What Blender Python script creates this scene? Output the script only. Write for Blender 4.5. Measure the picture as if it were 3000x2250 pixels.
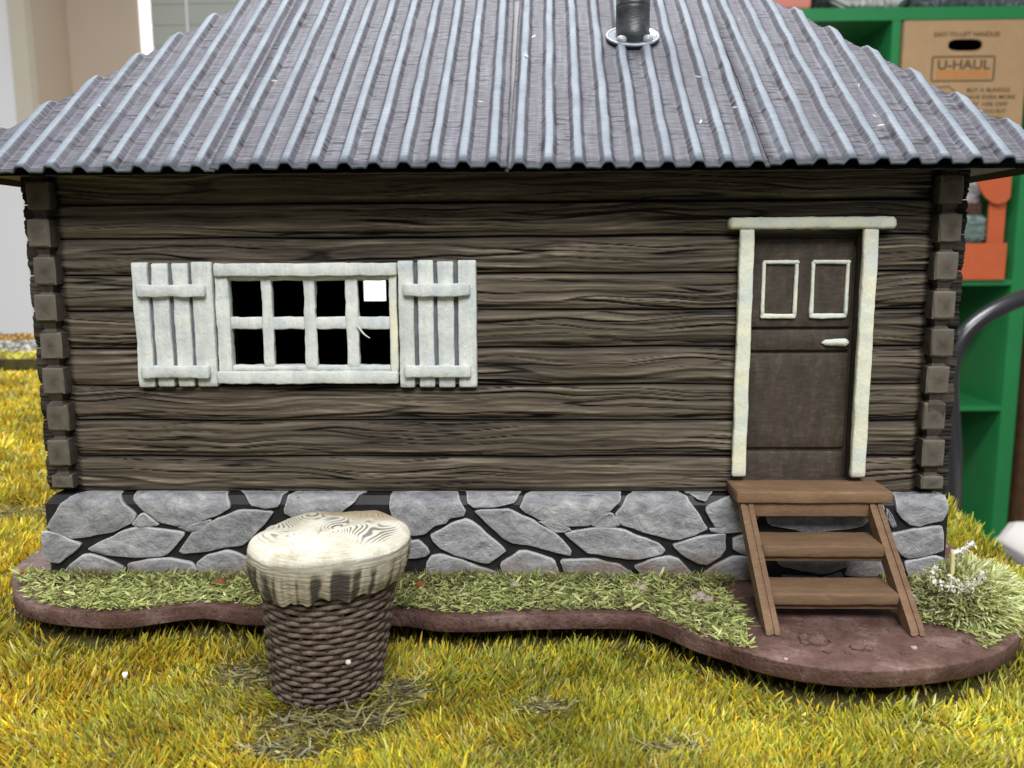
import bpy, math, random
import numpy as np
from mathutils import Matrix, Vector

random.seed(7)
S = 0.01                       # everything below is written in centimetres
scene = bpy.context.scene
col = scene.collection
for o in list(bpy.data.objects):
    bpy.data.objects.remove(o)

# ------------------------------------------------------------------ camera
cam_d = bpy.data.cameras.new('camera')
cam = bpy.data.objects.new('camera', cam_d)
col.objects.link(cam)
PITCH, YAW, ROLL = math.radians(8.666), math.radians(1.386), math.radians(-0.304)
CAM = np.array([0.929, -18.458, 7.676])
fw = np.array([-math.sin(YAW) * math.cos(PITCH), math.cos(YAW) * math.cos(PITCH), -math.sin(PITCH)])
rt = np.array([math.cos(YAW), math.sin(YAW), 0.0])
up = np.cross(rt, fw)
r2 = math.cos(ROLL) * rt + math.sin(ROLL) * up
u2 = math.cos(ROLL) * up - math.sin(ROLL) * rt
mw = Matrix.Identity(4)
for i in range(3):
    mw[i][0], mw[i][1], mw[i][2], mw[i][3] = r2[i], u2[i], -fw[i], CAM[i] * S
cam.matrix_world = mw
cam_d.sensor_width = 36.0
cam_d.lens = 36.0 * 2500 / 3000
cam_d.clip_start = 0.005
cam_d.clip_end = 50.0
cam_d.dof.use_dof = True
cam_d.dof.focus_distance = 0.187
cam_d.dof.aperture_fstop = 36.0
scene.camera = cam

# ------------------------------------------------------------------ light
world = bpy.data.worlds.new('World')
scene.world = world
world.use_nodes = True
bg = world.node_tree.nodes['Background']
bg.inputs[0].default_value = (0.93, 0.96, 1.0, 1)
bg.inputs[1].default_value = 0.23


def area(name, loc, target, sx, sy, power, color):
    d = bpy.data.lights.new(name, 'AREA')
    d.shape = 'RECTANGLE'
    d.size, d.size_y, d.energy, d.color = sx * S, sy * S, power, color
    o = bpy.data.objects.new(name, d)
    col.objects.link(o)
    o.location = [c * S for c in loc]
    v = Vector([target[i] - loc[i] for i in range(3)])
    o.rotation_euler = v.to_track_quat('-Z', 'Y').to_euler()
    return o


area('ceiling_lamp', (-5, 48, 165), (0, 2, 0), 110, 60, 58, (0.985, 0.99, 1.0))
area('front_fill', (20, -120, 135), (5, 10, 0), 120, 80, 36, (0.985, 0.99, 1.0))  # added fill light from the camera side, no lamp of the room
area('window_daylight', (-100, 200, 75), (0, 0, 5), 60, 90, 12, (0.9, 0.96, 1.0))

vs = scene.view_settings
vs.view_transform = 'Standard'
vs.look = 'None'
vs.exposure = 0.38
vs.gamma = 1.0
scene.cycles.use_denoising = True
scene.cycles.max_bounces = 6
scene.cycles.diffuse_bounces = 3
scene.cycles.glossy_bounces = 2
scene.cycles.transmission_bounces = 2
scene.cycles.caustics_reflective = False
scene.cycles.caustics_refractive = False


# ------------------------------------------------------------------ numpy noise
def _hash(ix, iy, seed):
    h = (ix.astype(np.int64) * 374761393 + iy.astype(np.int64) * 668265263 + seed * 2147483647 + seed * 97) & 0xFFFFFFFF
    h = ((h ^ (h >> 13)) * 1274126177) & 0xFFFFFFFF
    h = ((h ^ (h >> 16)) * 2246822519) & 0xFFFFFFFF
    return ((h ^ (h >> 15)) & 0xFFFFFF) / float(0x1000000)


def noise2(x, y, seed=0):
    x = np.asarray(x, float)
    y = np.asarray(y, float)
    x, y = np.broadcast_arrays(x, y)
    xi, yi = np.floor(x), np.floor(y)
    fx, fy = x - xi, y - yi
    ux, uy = fx * fx * fx * (fx * (fx * 6 - 15) + 10), fy * fy * fy * (fy * (fy * 6 - 15) + 10)

    def g(dx, dy):
        a = _hash(xi + dx, yi + dy, seed) * 2 * math.pi
        return np.cos(a) * (fx - dx) + np.sin(a) * (fy - dy)
    n0 = g(0, 0) * (1 - ux) + g(1, 0) * ux
    n1 = g(0, 1) * (1 - ux) + g(1, 1) * ux
    return (n0 * (1 - uy) + n1 * uy) * 1.5


def sstep(a, b, x):
    t = np.clip((x - a) / (b - a), 0, 1)
    return t * t * (3 - 2 * t)


# ------------------------------------------------------------------ objects
def add(name, me, parent=None, kind=None, label=None, cat=None, group=None):
    o = bpy.data.objects.new(name, me)
    col.objects.link(o)
    if parent is not None:
        o.parent = parent
        if parent.get('base') is not None:
            o.matrix_parent_inverse = Matrix.Translation(-Vector(parent['base']))
    if kind:
        o['kind'] = kind
    if label:
        o['label'] = label
    if cat:
        o['category'] = cat
    if group:
        o['group'] = group
    return o


def thing(name, label, cat, base, group=None):
    o = add(name, None, None, None, label, cat, group)
    o.empty_display_size = 0.01
    o.location = [c * S for c in base]
    o['base'] = [c * S for c in base]
    return o


def part(name, parent):
    """an Empty part that gathers its sub-parts"""
    o = add(name, None, parent)
    o.empty_display_size = 0.01
    return o


def mesh(name, V, Fc, mat, parent=None, smooth=True, attrs=None, **kw):
    me = bpy.data.meshes.new(name)
    V = np.asarray(V, float) * S
    if isinstance(Fc, np.ndarray) and Fc.ndim == 2:
        n, k = Fc.shape
        me.vertices.add(len(V))
        me.vertices.foreach_set('co', V.astype(np.float32).ravel())
        me.loops.add(n * k)
        me.loops.foreach_set('vertex_index', Fc.astype(np.int32).ravel())
        me.polygons.add(n)
        me.polygons.foreach_set('loop_start', np.arange(0, n * k, k, dtype=np.int32))
        me.polygons.foreach_set('loop_total', np.full(n, k, dtype=np.int32))
        me.update(calc_edges=True)
    else:
        me.from_pydata([tuple(v) for v in V], [], [tuple(int(i) for i in f) for f in Fc])
        me.update()
    if smooth:
        me.polygons.foreach_set('use_smooth', np.ones(len(me.polygons), dtype=bool))
    for an, av in (attrs or {}).items():
        av = np.asarray(av, np.float32)
        if av.ndim == 1:
            a = me.attributes.new(an, 'FLOAT', 'POINT')
            a.data.foreach_set('value', av)
        else:
            a = me.attributes.new(an, 'FLOAT_VECTOR', 'POINT')
            a.data.foreach_set('vector', av.ravel())
    me.materials.append(mat)
    return add(name, me, parent, **kw)


def grid_faces(nu, nv, flip=False, closed_v=False, off=0):
    i = np.arange(nu - 1)[:, None]
    j = np.arange(nv if closed_v else nv - 1)[None, :]
    j1 = (j + 1) % nv
    a, b, c, d = i * nv + j, (i + 1) * nv + j, (i + 1) * nv + j1, i * nv + j1
    f = np.stack(np.broadcast_arrays(a, b, c, d), -1).reshape(-1, 4) + off
    return f[:, ::-1] if flip else f


def bar(name, axis, lo, hi, mat, parent=None, r=0.04, seg=None, amp=0.0, seed=0, taper=None, bend=0.0, **kw):
    """a rounded bar: rounded-rectangle section swept along `axis` with hand-made wobble"""
    lo, hi = np.array(lo, float), np.array(hi, float)
    o1, o2 = [k for k in range(3) if k != axis]
    L = hi[axis] - lo[axis]
    seg = seg or max(2, int(L / 0.10))
    w, h = (hi[o1] - lo[o1]) / 2, (hi[o2] - lo[o2]) / 2
    c1, c2 = (hi[o1] + lo[o1]) / 2, (hi[o2] + lo[o2]) / 2
    r = min(r, w * 0.95, h * 0.95)
    ring = []
    for (sx, sy, a0) in ((1, 1, 0), (-1, 1, 90), (-1, -1, 180), (1, -1, 270)):
        for a in (0, 45, 90):
            t = math.radians(a0 + a)
            ring.append((sx * (w - r) + r * math.cos(t), sy * (h - r) + r * math.sin(t)))
    # points along the long flat sides so that wobble shows
    pts = []
    for k in range(12):
        p, q = ring[k], ring[(k + 1) % 12]
        pts.append(p)
        d = math.hypot(q[0] - p[0], q[1] - p[1])
        n = int(d / 0.3)
        for m in range(1, n + 1):
            pts.append((p[0] + (q[0] - p[0]) * m / (n + 1), p[1] + (q[1] - p[1]) * m / (n + 1)))
    ring = np.array(pts)
    nr = len(ring)
    ts = [0.0] + list(np.linspace(min(r, L * .2), L - min(r, L * .2), seg)) + [L]
    sc = [1 - r * 0.8 / max(w, h, 1e-6)] + [1] * seg + [1 - r * 0.8 / max(w, h, 1e-6)]
    V = []
    for k, (t, s) in enumerate(zip(ts, sc)):
        tp = 1.0
        if taper is not None:
            tp = taper[0] + (taper[1] - taper[0]) * t / L
        inset = 0.0 if s == 1 else r * 0.7
        a = np.sign(ring[:, 0]) * np.maximum(np.abs(ring[:, 0]) * tp - inset, 0)
        b = np.sign(ring[:, 1]) * np.maximum(np.abs(ring[:, 1]) * tp - inset, 0)
        P = np.zeros((nr, 3))
        P[:, axis] = lo[axis] + t
        P[:, o1] = c1 + a + bend * math.sin(math.pi * t / L)
        P[:, o2] = c2 + b
        V.append(P)
    V = np.concatenate(V)
    if amp:
        q = V[:, axis]
        n1 = noise2(q * 1.3 + seed * 7.7, np.arctan2(V[:, o2] - c2, V[:, o1] - c1) * 0.8 + seed, 11 + seed)
        n2 = noise2(q * 4.0 + seed * 3.1, (V[:, o1] + V[:, o2]) * 4, 23 + seed)
        n3 = noise2(q * 9.0 + seed * 2.3, (V[:, o1] - V[:, o2]) * 9, 29 + seed)
        V[:, o1] += amp * (n1 + 0.5 * n2 + 0.35 * n3) * 0.75
        V[:, o2] += amp * (n2 * 0.6 + n1 * 0.5 + 0.3 * n3)
    f = [tuple(x) for x in grid_faces(len(ts), nr, closed_v=True)]
    f.append(tuple(range(nr)))
    f.append(tuple((len(ts) - 1) * nr + k for k in range(nr))[::-1])
    # orientation: make outward
    if axis == 1:
        f = [t[::-1] for t in f]
    f = [t[::-1] for t in f]
    return mesh(name, V, f, mat, parent, **kw)


def box(name, lo, hi, mat, parent=None, **kw):
    (x0, y0, z0), (x1, y1, z1) = lo, hi
    V = [(x0, y0, z0), (x1, y0, z0), (x1, y1, z0), (x0, y1, z0), (x0, y0, z1), (x1, y0, z1), (x1, y1, z1), (x0, y1, z1)]
    f = [(0, 3, 2, 1), (4, 5, 6, 7), (0, 1, 5, 4), (1, 2, 6, 5), (2, 3, 7, 6), (3, 0, 4, 7)]
    return mesh(name, V, f, mat, parent, smooth=False, **kw)


def tube(name, path, rad, mat, parent=None, n=12, smooth_path=0, **kw):
    P = np.array(path, float)
    for _ in range(smooth_path):
        Q = [P[0]]
        for a, b in zip(P[:-1], P[1:]):
            Q += [a * .75 + b * .25, a * .25 + b * .75]
        P = np.array(Q + [P[-1]])
    rad = np.broadcast_to(np.asarray(rad, float), (len(P),)) if np.ndim(rad) == 0 else np.interp(np.linspace(0, 1, len(P)), np.linspace(0, 1, len(rad)), rad)
    T = np.gradient(P, axis=0)
    T /= np.linalg.norm(T, axis=1)[:, None] + 1e-12
    ref = np.array([0.0, 0, 1]) if abs(T[0][2]) < .9 else np.array([1.0, 0, 0])
    V = []
    for p, t, r in zip(P, T, rad):
        a = np.cross(t, ref)
        a /= np.linalg.norm(a) + 1e-12
        b = np.cross(t, a)
        ref = np.cross(a, t)
        ang = np.linspace(0, 2 * np.pi, n, endpoint=False)[:, None]
        V.append(p + r * (np.cos(ang) * a + np.sin(ang) * b))
    f = [tuple(x) for x in grid_faces(len(P), n, closed_v=True)]
    f += [tuple(range(n)), tuple((len(P) - 1) * n + k for k in range(n))[::-1]]
    f = [t[::-1] for t in f]
    return mesh(name, np.concatenate(V), f, mat, parent, **kw)


# ------------------------------------------------------------------ materials
class NT:
    def __init__(self, name, rough=0.6, spec=0.3, metal=0.0):
        self.m = bpy.data.materials.new(name)
        self.m.use_nodes = True
        self.t = self.m.node_tree
        self.b = self.t.nodes['Principled BSDF']
        self.b.inputs['Roughness'].default_value = rough
        self.b.inputs['Specular IOR Level'].default_value = spec
        self.b.inputs['Metallic'].default_value = metal
        self._co = None

    def n(self, kind):
        return self.t.nodes.new(kind)

    def link(self, a, b):
        self.t.links.new(a, b)

    def put(self, sock, v):
        if isinstance(v, bpy.types.NodeSocket):
            self.link(v, sock)
        elif isinstance(v, (tuple, list)) and len(v) == 3 and sock.type == 'RGBA':
            sock.default_value = (*v, 1)
        else:
            sock.default_value = v

    def co(self):
        if self._co is None:
            self._co = self.n('ShaderNodeTexCoord').outputs['Object']
        return self._co

    def attr(self, name, vec=False):
        a = self.n('ShaderNodeAttribute')
        a.attribute_name = name
        return a.outputs['Vector' if vec else 'Fac']

    def mapping(self, vec, scale):
        m = self.n('ShaderNodeMapping')
        self.link(vec, m.inputs['Vector'])
        m.inputs['Scale'].default_value = scale
        return m.outputs[0]

    def noise(self, scale=1.0, detail=3, rough=0.55, vec=None, stretch=None, dist=0.0):
        """scale in waves per centimetre"""
        k = 100.0 if vec is None else 1.0
        v = self.co() if vec is None else vec
        st = stretch or (1, 1, 1)
        v = self.mapping(v, tuple(k * scale * s for s in st))
        t = self.n('ShaderNodeTexNoise')
        self.link(v, t.inputs['Vector'])
        t.inputs['Scale'].default_value = 1.0
        t.inputs['Detail'].default_value = detail
        t.inputs['Roughness'].default_value = rough
        t.inputs['Distortion'].default_value = dist
        return t.outputs['Fac']

    def ramp(self, fac, stops):
        r = self.n('ShaderNodeValToRGB')
        self.put(r.inputs[0], fac)
        e = r.color_ramp.elements
        while len(e) < len(stops):
            e.new(0.5)
        for el, (p, c) in zip(e, stops):
            el.position = p
            el.color = (*c, 1) if not isinstance(c, (int, float)) else (c, c, c, 1)
        return r.outputs[0]

    def mix(self, fac, a, b, blend='MIX'):
        x = self.n('ShaderNodeMix')
        x.data_type = 'RGBA'
        x.blend_type = blend
        self.put(x.inputs[0], fac)
        self.put(x.inputs[6], a)
        self.put(x.inputs[7], b)
        return x.outputs[2]

    def math(self, op, a, b=0.0):
        x = self.n('ShaderNodeMath')
        x.operation = op
        self.put(x.inputs[0], a)
        self.put(x.inputs[1], b)
        return x.outputs[0]

    def vary(self, c, amount=0.15):
        """small brightness difference from one piece to the next"""
        oi = self.n('ShaderNodeObjectInfo')
        v = self.math('ADD', self.math('MULTIPLY', oi.outputs['Random'], 2 * amount), 1 - amount)
        h = self.n('ShaderNodeHueSaturation')
        self.put(h.inputs['Color'], c)
        self.link(v, h.inputs['Value'])
        return h.outputs[0]

    def color(self, c):
        self.put(self.b.inputs['Base Color'], c)

    def bump(self, h, dist=0.01, strength=0.6):
        """dist in centimetres"""
        b = self.n('ShaderNodeBump')
        b.inputs['Strength'].default_value = strength
        b.inputs['Distance'].default_value = dist * S
        self.put(b.inputs['Height'], h)
        self.link(b.outputs[0], self.b.inputs['Normal'])


def simple(name, c, rough=0.6, spec=0.3, metal=0.0, var=0.12, scale=2.0, bump=0.0, bscale=12.0):
    k = NT(name, rough, spec, metal)
    d = tuple(x * (1 - var) for x in c)
    e = tuple(min(1, x * (1 + var)) for x in c)
    k.color(k.ramp(k.noise(scale, 4), [(0.3, d), (0.7, e)]))
    if bump:
        k.bump(k.noise(bscale, 4), bump)
    return k.m


M = {}
# weathered brown wood, dry-brushed on the raised grain
k = NT('wood_logs', 0.72, 0.25)
rel = k.attr('relief')
fine = k.noise(7, 5, 0.7, stretch=(0.28, 1, 2.6))
line = k.noise(6, 3, 0.6, stretch=(0.10, 1, 3.6), dist=0.25)
f2 = k.math('ADD', rel, k.math('MULTIPLY', k.math('SUBTRACT', fine, 0.5), 0.45))
f2 = k.math('ADD', f2, k.math('MULTIPLY', k.math('SUBTRACT', line, 0.5), 0.60))
c = k.ramp(f2, [(0.04, (0.010, 0.008, 0.006)), (0.30, (0.040, 0.030, 0.021)), (0.52, (0.083, 0.065, 0.045)), (0.72, (0.160, 0.130, 0.092)), (0.92, (0.34, 0.29, 0.215))])
patch = k.noise(0.35, 3, 0.5, stretch=(0.5, 1, 1.5))
c = k.mix(k.ramp(patch, [(0.42, 0.0), (0.66, 0.32)]), c, (0.135, 0.112, 0.082))
k.color(k.vary(c, 0.16))
k.bump(k.noise(22, 4, 0.65, stretch=(0.5, 1, 1.6)), 0.012, 0.5)
M['log'] = k.m

k = NT('wood_log_ends', 0.75, 0.25)
n = k.noise(6, 5, 0.65)
e = k.attr('edge')
c = k.ramp(n, [(0.3, (0.040, 0.032, 0.025)), (0.7, (0.090, 0.074, 0.057))])
c = k.mix(k.math('MULTIPLY', e, 0.55), c, (0.19, 0.165, 0.13))
k.color(k.vary(c, 0.15))
k.bump(k.noise(18, 4, 0.6), 0.014, 0.6)
M['logend'] = k.m

M['black'] = simple('black_wash', (0.012, 0.011, 0.012), 0.55, 0.35, var=0.4, scale=5, bump=0.01, bscale=9)
M['inside'] = simple('dark_inside', (0.006, 0.006, 0.006), 0.9, 0.1)

k = NT('door_wood', 0.7, 0.25)
n = k.noise(3.2, 5, 0.7, stretch=(1.6, 1, 0.5))
n2 = k.noise(9, 3, 0.6, stretch=(0.5, 1, 2))
c = k.ramp(k.math('ADD', k.math('MULTIPLY', n, 0.6), k.math('MULTIPLY', n2, 0.4)), [(0.32, (0.030, 0.023, 0.018)), (0.55, (0.062, 0.048, 0.035)), (0.75, (0.115, 0.094, 0.07))])
k.color(c)
k.bump(k.noise(16, 4, 0.6), 0.01, 0.5)
M['door'] = k.m

k = NT('white_paint', 0.6, 0.3)
n = k.noise(2.4, 4, 0.6)
n2 = k.noise(11, 6, 0.75, stretch=(1.3, 1, 0.6))
c = k.ramp(n, [(0.3, (0.50, 0.54, 0.53)), (0.7, (0.69, 0.70, 0.63))])
c = k.mix(k.ramp(n2, [(0.30, 0.6), (0.41, 0.0)]), c, (0.25, 0.275, 0.29))
st_ = k.noise(3.5, 5, 0.7, stretch=(1.6, 1, 0.25))
c = k.mix(k.ramp(st_, [(0.36, 0.38), (0.56, 0.0)]), c, (0.36, 0.395, 0.41))
k.color(k.vary(c, 0.05))
k.bump(k.math('ADD', k.noise(9, 4, 0.6), n2), 0.022, 0.8)
M['white'] = k.m

k = NT('cream_paint', 0.6, 0.3)
n = k.noise(1.1, 4, 0.6)
n2 = k.noise(8, 4, 0.7, stretch=(2, 1, 0.6))
c = k.ramp(n, [(0.35, (0.57, 0.61, 0.56)), (0.62, (0.72, 0.70, 0.51))])
c = k.mix(k.ramp(n2, [(0.27, 0.6), (0.40, 0.0)]), c, (0.33, 0.34, 0.32))
k.color(c)
k.bump(k.math('ADD', k.noise(7, 4, 0.6), n2), 0.022, 0.8)
M['cream'] = k.m
M['greygap'] = simple('grey_gap_paint', (0.12, 0.122, 0.14), 0.7, 0.2, var=0.25, scale=6)

# stones of the foundation
k = NT('grey_stone', 0.7, 0.3)
n = k.noise(2.6, 8, 0.80, stretch=(0.6, 1, 1.3), dist=0.5)
n2 = k.noise(9, 4, 0.7)
c = k.ramp(n, [(0.30, (0.115, 0.117, 0.135)), (0.46, (0.235, 0.235, 0.248)), (0.58, (0.35, 0.348, 0.352)), (0.72, (0.56, 0.555, 0.55))])
c = k.mix(k.ramp(n2, [(0.25, 0.6), (0.40, 0.0)]), c, (0.07, 0.07, 0.08))
c = k.mix(k.math('MULTIPLY', k.attr('edge'), 0.75), c, (0.52, 0.53, 0.54))
# brown earth brushed up from the bottom of the wall
sep = k.n('ShaderNodeSeparateXYZ')
k.link(k.co(), sep.inputs[0])
low = k.math('ADD', k.math('MULTIPLY', sep.outputs['Z'], -100.0), k.math('MULTIPLY', k.noise(0.7, 4), 2.2))
c = k.mix(k.ramp(low, [(0.12, 0.0), (0.62, 0.7)]), c, (0.16, 0.105, 0.07))
k.color(k.vary(c, 0.13))
k.bump(k.math('ADD', k.noise(2.6, 6, 0.7, dist=0.8), k.math('MULTIPLY', n2, 0.4)), 0.10, 0.85)
M['stone'] = k.m

# corrugated roof: purple grey metal paint, ribs dry-brushed pale blue
k = NT('roof_paint', 0.62, 0.16)
rib = k.attr('rib')
sc = k.attr('sc', True)
grain = k.noise(1, 4, 0.65, vec=sc, stretch=(2.2, 26, 1))
blot = k.noise(1, 3, 0.6, vec=sc, stretch=(1.0, 0.9, 1))
dash = k.noise(1, 2, 0.5, vec=sc, stretch=(1.7, 11, 1))
v = k.ramp(grain, [(0.28, (0.020, 0.019, 0.025)), (0.50, (0.054, 0.050, 0.062)), (0.74, (0.120, 0.119, 0.140))])
wear = k.noise(1, 5, 0.75, vec=sc, stretch=(4.5, 0.35, 1))
v = k.mix(k.ramp(wear, [(0.48, 0.0), (0.72, 0.55)]), v, (0.13, 0.142, 0.172))
v = k.mix(k.math('MULTIPLY', k.ramp(dash, [(0.40, 1.0), (0.46, 0.0)]), k.ramp(blot, [(0.42, 0.0), (0.58, 0.95)])), v, (0.007, 0.0065, 0.008))
top = k.ramp(k.math('ADD', k.math('MULTIPLY', blot, 0.6), k.math('MULTIPLY', grain, 0.4)), [(0.3, (0.080, 0.096, 0.116)), (0.64, (0.172, 0.198, 0.226))])
edge = k.math('ADD', rib, k.math('MULTIPLY', k.math('SUBTRACT', grain, 0.5), 0.45))
k.color(k.mix(k.ramp(edge, [(0.42, 0.0), (0.95, 1.0)]), v, top))
k.bump(k.math('ADD', k.math('MULTIPLY', dash, 0.7), grain), 0.02, 0.7)
M['roof'] = k.m
M['roofside'] = simple('roof_underside', (0.16, 0.15, 0.145), 0.7, 0.3)

k = NT('pipe_metal', 0.38, 0.5)
n = k.noise(3, 5, 0.65, stretch=(1, 1, 1.5))
k.color(k.ramp(n, [(0.35, (0.022, 0.024, 0.026)), (0.6, (0.055, 0.058, 0.06)), (0.8, (0.15, 0.155, 0.16))]))
k.bump(k.noise(14, 4, stretch=(0.4, 0.4, 2)), 0.015)
M['pipe'] = k.m
M['boltmetal'] = simple('bright_bolt', (0.27, 0.30, 0.32), 0.3, 0.6, var=0.2, scale=8)

k = NT('step_wood', 0.7, 0.25)
n = k.noise(3.0, 5, 0.65, stretch=(0.5, 1.4, 2.0))
n2 = k.noise(14, 3, 0.6, stretch=(0.4, 2, 2))
c = k.ramp(k.math('ADD', k.math('MULTIPLY', n, 0.6), k.math('MULTIPLY', n2, 0.4)), [(0.26, (0.120, 0.069, 0.038)), (0.52, (0.178, 0.107, 0.060)), (0.80, (0.27, 0.175, 0.105))])
k.color(k.vary(c, 0.1))
k.bump(k.noise(16, 4, 0.6, stretch=(0.3, 1.5, 3)), 0.014, 0.5)
M['step'] = k.m

k = NT('base_earth', 0.62, 0.3)
n = k.noise(1.4, 5, 0.65)
n2 = k.noise(11, 4, 0.7)
c = k.ramp(n, [(0.3, (0.058, 0.028, 0.021)), (0.52, (0.115, 0.062, 0.050)), (0.74, (0.235, 0.155, 0.137))])
c = k.mix(k.ramp(n2, [(0.34, 0.75), (0.46, 0.0)]), c, (0.045, 0.022, 0.017))
k.color(c)
k.bump(k.math('ADD', n, k.math('MULTIPLY', n2, 0.5)), 0.09, 0.85)
M['earth'] = k.m

k = NT('mat_soil', 0.9, 0.1)
n = k.noise(0.8, 5, 0.65)
n2 = k.noise(9, 4, 0.7)
c = k.ramp(n, [(0.35, (0.055, 0.045, 0.018)), (0.65, (0.12, 0.10, 0.03))])
k.color(k.mix(k.ramp(n2, [(0.35, 0.7), (0.5, 0.0)]), c, (0.03, 0.026, 0.018)))
k.bump(n2, 0.06, 0.8)
M['soil'] = k.m


def fibre(name, rough=0.6, trans=0.25):
    """coloured static-grass fibre; each blade carries its own dyed colour, with shade painted in at the root"""
    k = NT(name, rough, 0.25)
    k.b.inputs['Base Color'].default_value = (0.3, 0.3, 0.1, 1)
    a = k.attr('dye_shade', True)
    k.link(a, k.b.inputs['Base Color'])
    tr = k.n('ShaderNodeBsdfTranslucent')
    k.link(a, tr.inputs['Color'])
    mx = k.n('ShaderNodeMixShader')
    mx.inputs[0].default_value = trans
    k.link(k.b.outputs[0], mx.inputs[1])
    k.link(tr.outputs[0], mx.inputs[2])
    out = [x for x in k.t.nodes if x.type == 'OUTPUT_MATERIAL'][0]
    k.link(mx.outputs[0], out.inputs[0])
    return k.m


M['grass'] = fibre('grass_fibre')

k = NT('wicker', 0.7, 0.25)
n = k.noise(7, 4, 0.65)
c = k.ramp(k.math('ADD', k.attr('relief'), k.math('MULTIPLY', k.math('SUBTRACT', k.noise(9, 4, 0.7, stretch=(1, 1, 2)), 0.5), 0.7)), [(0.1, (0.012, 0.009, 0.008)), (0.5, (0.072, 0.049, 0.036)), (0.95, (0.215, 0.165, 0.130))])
c = k.mix(k.ramp(n, [(0.3, 0.6), (0.5, 0.0)]), c, (0.035, 0.026, 0.022))
k.color(c)
k.bump(k.noise(14, 5, 0.7), 0.05, 0.9)
M['wicker'] = k.m

k = NT('basket_cover', 0.62, 0.3)
c = k.ramp(k.noise(1.6, 4, 0.6), [(0.3, (0.27, 0.245, 0.18)), (0.65, (0.45, 0.43, 0.36))])
lay = k.noise(3, 4, 0.6, stretch=(0.5, 0.5, 9))
c = k.mix(k.math('MULTIPLY', k.attr('skirt'), k.ramp(lay, [(0.38, 0.0), (0.6, 0.75)])), c, (0.21, 0.16, 0.09))
c = k.mix(k.attr('ink'), c, (0.035, 0.030, 0.028))
c = k.mix(k.math('MULTIPLY', k.attr('tan'), 0.7), c, (0.27, 0.20, 0.105))
k.color(c)
k.bump(k.math('ADD', lay, k.noise(9, 3)), 0.03, 0.6)
M['cover'] = k.m

# ================================================================== setting: table, grass board, room
GROUND = -0.35


def mat_right(y):
    return 12.95 + 0.14 * y


def slab(name, outline, z0, z1, mat, parent=None, **kw):
    n = len(outline)
    V = [(x, y, z1) for x, y in outline] + [(x, y, z0) for x, y in outline]
    f = [tuple(range(n)), tuple(range(2 * n - 1, n - 1, -1))]
    f += [(i, n + i, n + (i + 1) % n, (i + 1) % n) for i in range(n)]
    return mesh(name, V, f, mat, parent, smooth=False, **kw)


slab('ground', [(-62, -13), (mat_right(-13), -13), (mat_right(40), 40), (-62, 40)], -1.15, GROUND, M['soil'], kind='structure')
slab('ground', [(-70, 47.6), (mat_right(48), 47.6), (mat_right(69), 69.3), (-70, 69.3)], -1.15, GROUND, M['soil'], kind='structure')
M['table'] = simple('dark_table', (0.006, 0.0055, 0.005), 0.95, 0.0)
slab('table_surface', [(-75, -40), (mat_right(-40) - .4, -40), (mat_right(74) - .4, 74), (-75, 74)], -4.5, -1.16, M['table'], kind='structure')

M['wall_white'] = simple('white_wall', (0.88, 0.88, 0.87), 0.8, 0.2, var=0.02, scale=0.02)
M['wall_beige'] = simple('beige_wall', (0.60, 0.49, 0.385), 0.85, 0.15, var=0.03, scale=0.03)
M['trim'] = simple('cream_trim', (0.66, 0.60, 0.48), 0.7, 0.2, var=0.03, scale=0.05)
M['blind'] = simple('pale_blind', (0.52, 0.54, 0.48), 0.8, 0.2, var=0.04, scale=0.05)
M['carpet'] = simple('floor_carpet', (0.23, 0.21, 0.19), 0.95, 0.1, var=0.2, scale=1)
box('floor', (-320, -90, -78), (330, 270, -75), M['carpet'], kind='structure')
box('wall', (-141, 252, -75), (330, 258, 170), M['wall_beige'], kind='structure')
box('wall', (-320, 233, -75), (-140.6, 258, 170), M['wall_beige'], kind='structure')
# white door standing in the near wall and its cream casing
dr = thing('white_door', 'plain white door with cream casing at the far left behind the grass board', 'door', (-190, 231, -75))
box('door_slab', (-240, 230.5, -75), (-145.6, 232.6, 170), M['wall_white'], dr)
box('casing', (-145.5, 229.5, -75), (-140.7, 232.8, 170), M['trim'], dr)
# window with a bright gap beside a drawn pale blind
M['daylight'] = bpy.data.materials.new('daylight_gap')
M['daylight'].use_nodes = True
e = M['daylight'].node_tree.nodes['Principled BSDF']
e.inputs['Base Color'].default_value = (0.9, 0.93, 0.95, 1)
e.inputs['Emission Color'].default_value = (1, 0.95, 0.93, 1)
e.inputs['Emission Strength'].default_value = 0.66
wn = thing('room_window', 'bright room window with a drawn pale blind, above the roof of the house', 'window', (-90, 251, 20))
box('window_pane', (-118, 251.2, -16), (-38, 251.8, 165), M['daylight'], wn)  # glowing pane carried on below the blind to brighten the house's back opening
bl = part('window_blind', wn)
for q in range(26):
    z = 10 + q * 6.0
    bar('blind_slat', 0, (-113.3, 248.6, z), (-40, 249.3, z + 6.02), M['blind'], bl, r=0.3, seg=2)
tube('cord', [(-102.2, 248.2, 12), (-102.2, 248.2, 165)], 0.45, M['wall_white'], wn, n=8)

# ================================================================== the house
house = thing('log_house', 'dark log house with corrugated grey roof and stone footing on the earth base', 'house', (0, 6.5, 0.4))
HD = 13.6      # depth of the house
COURSE = [2.31, 3.15, 3.98, 4.79, 5.63, 6.46, 7.26, 8.05, 8.79, 9.55]
YW = 0.32


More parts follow.
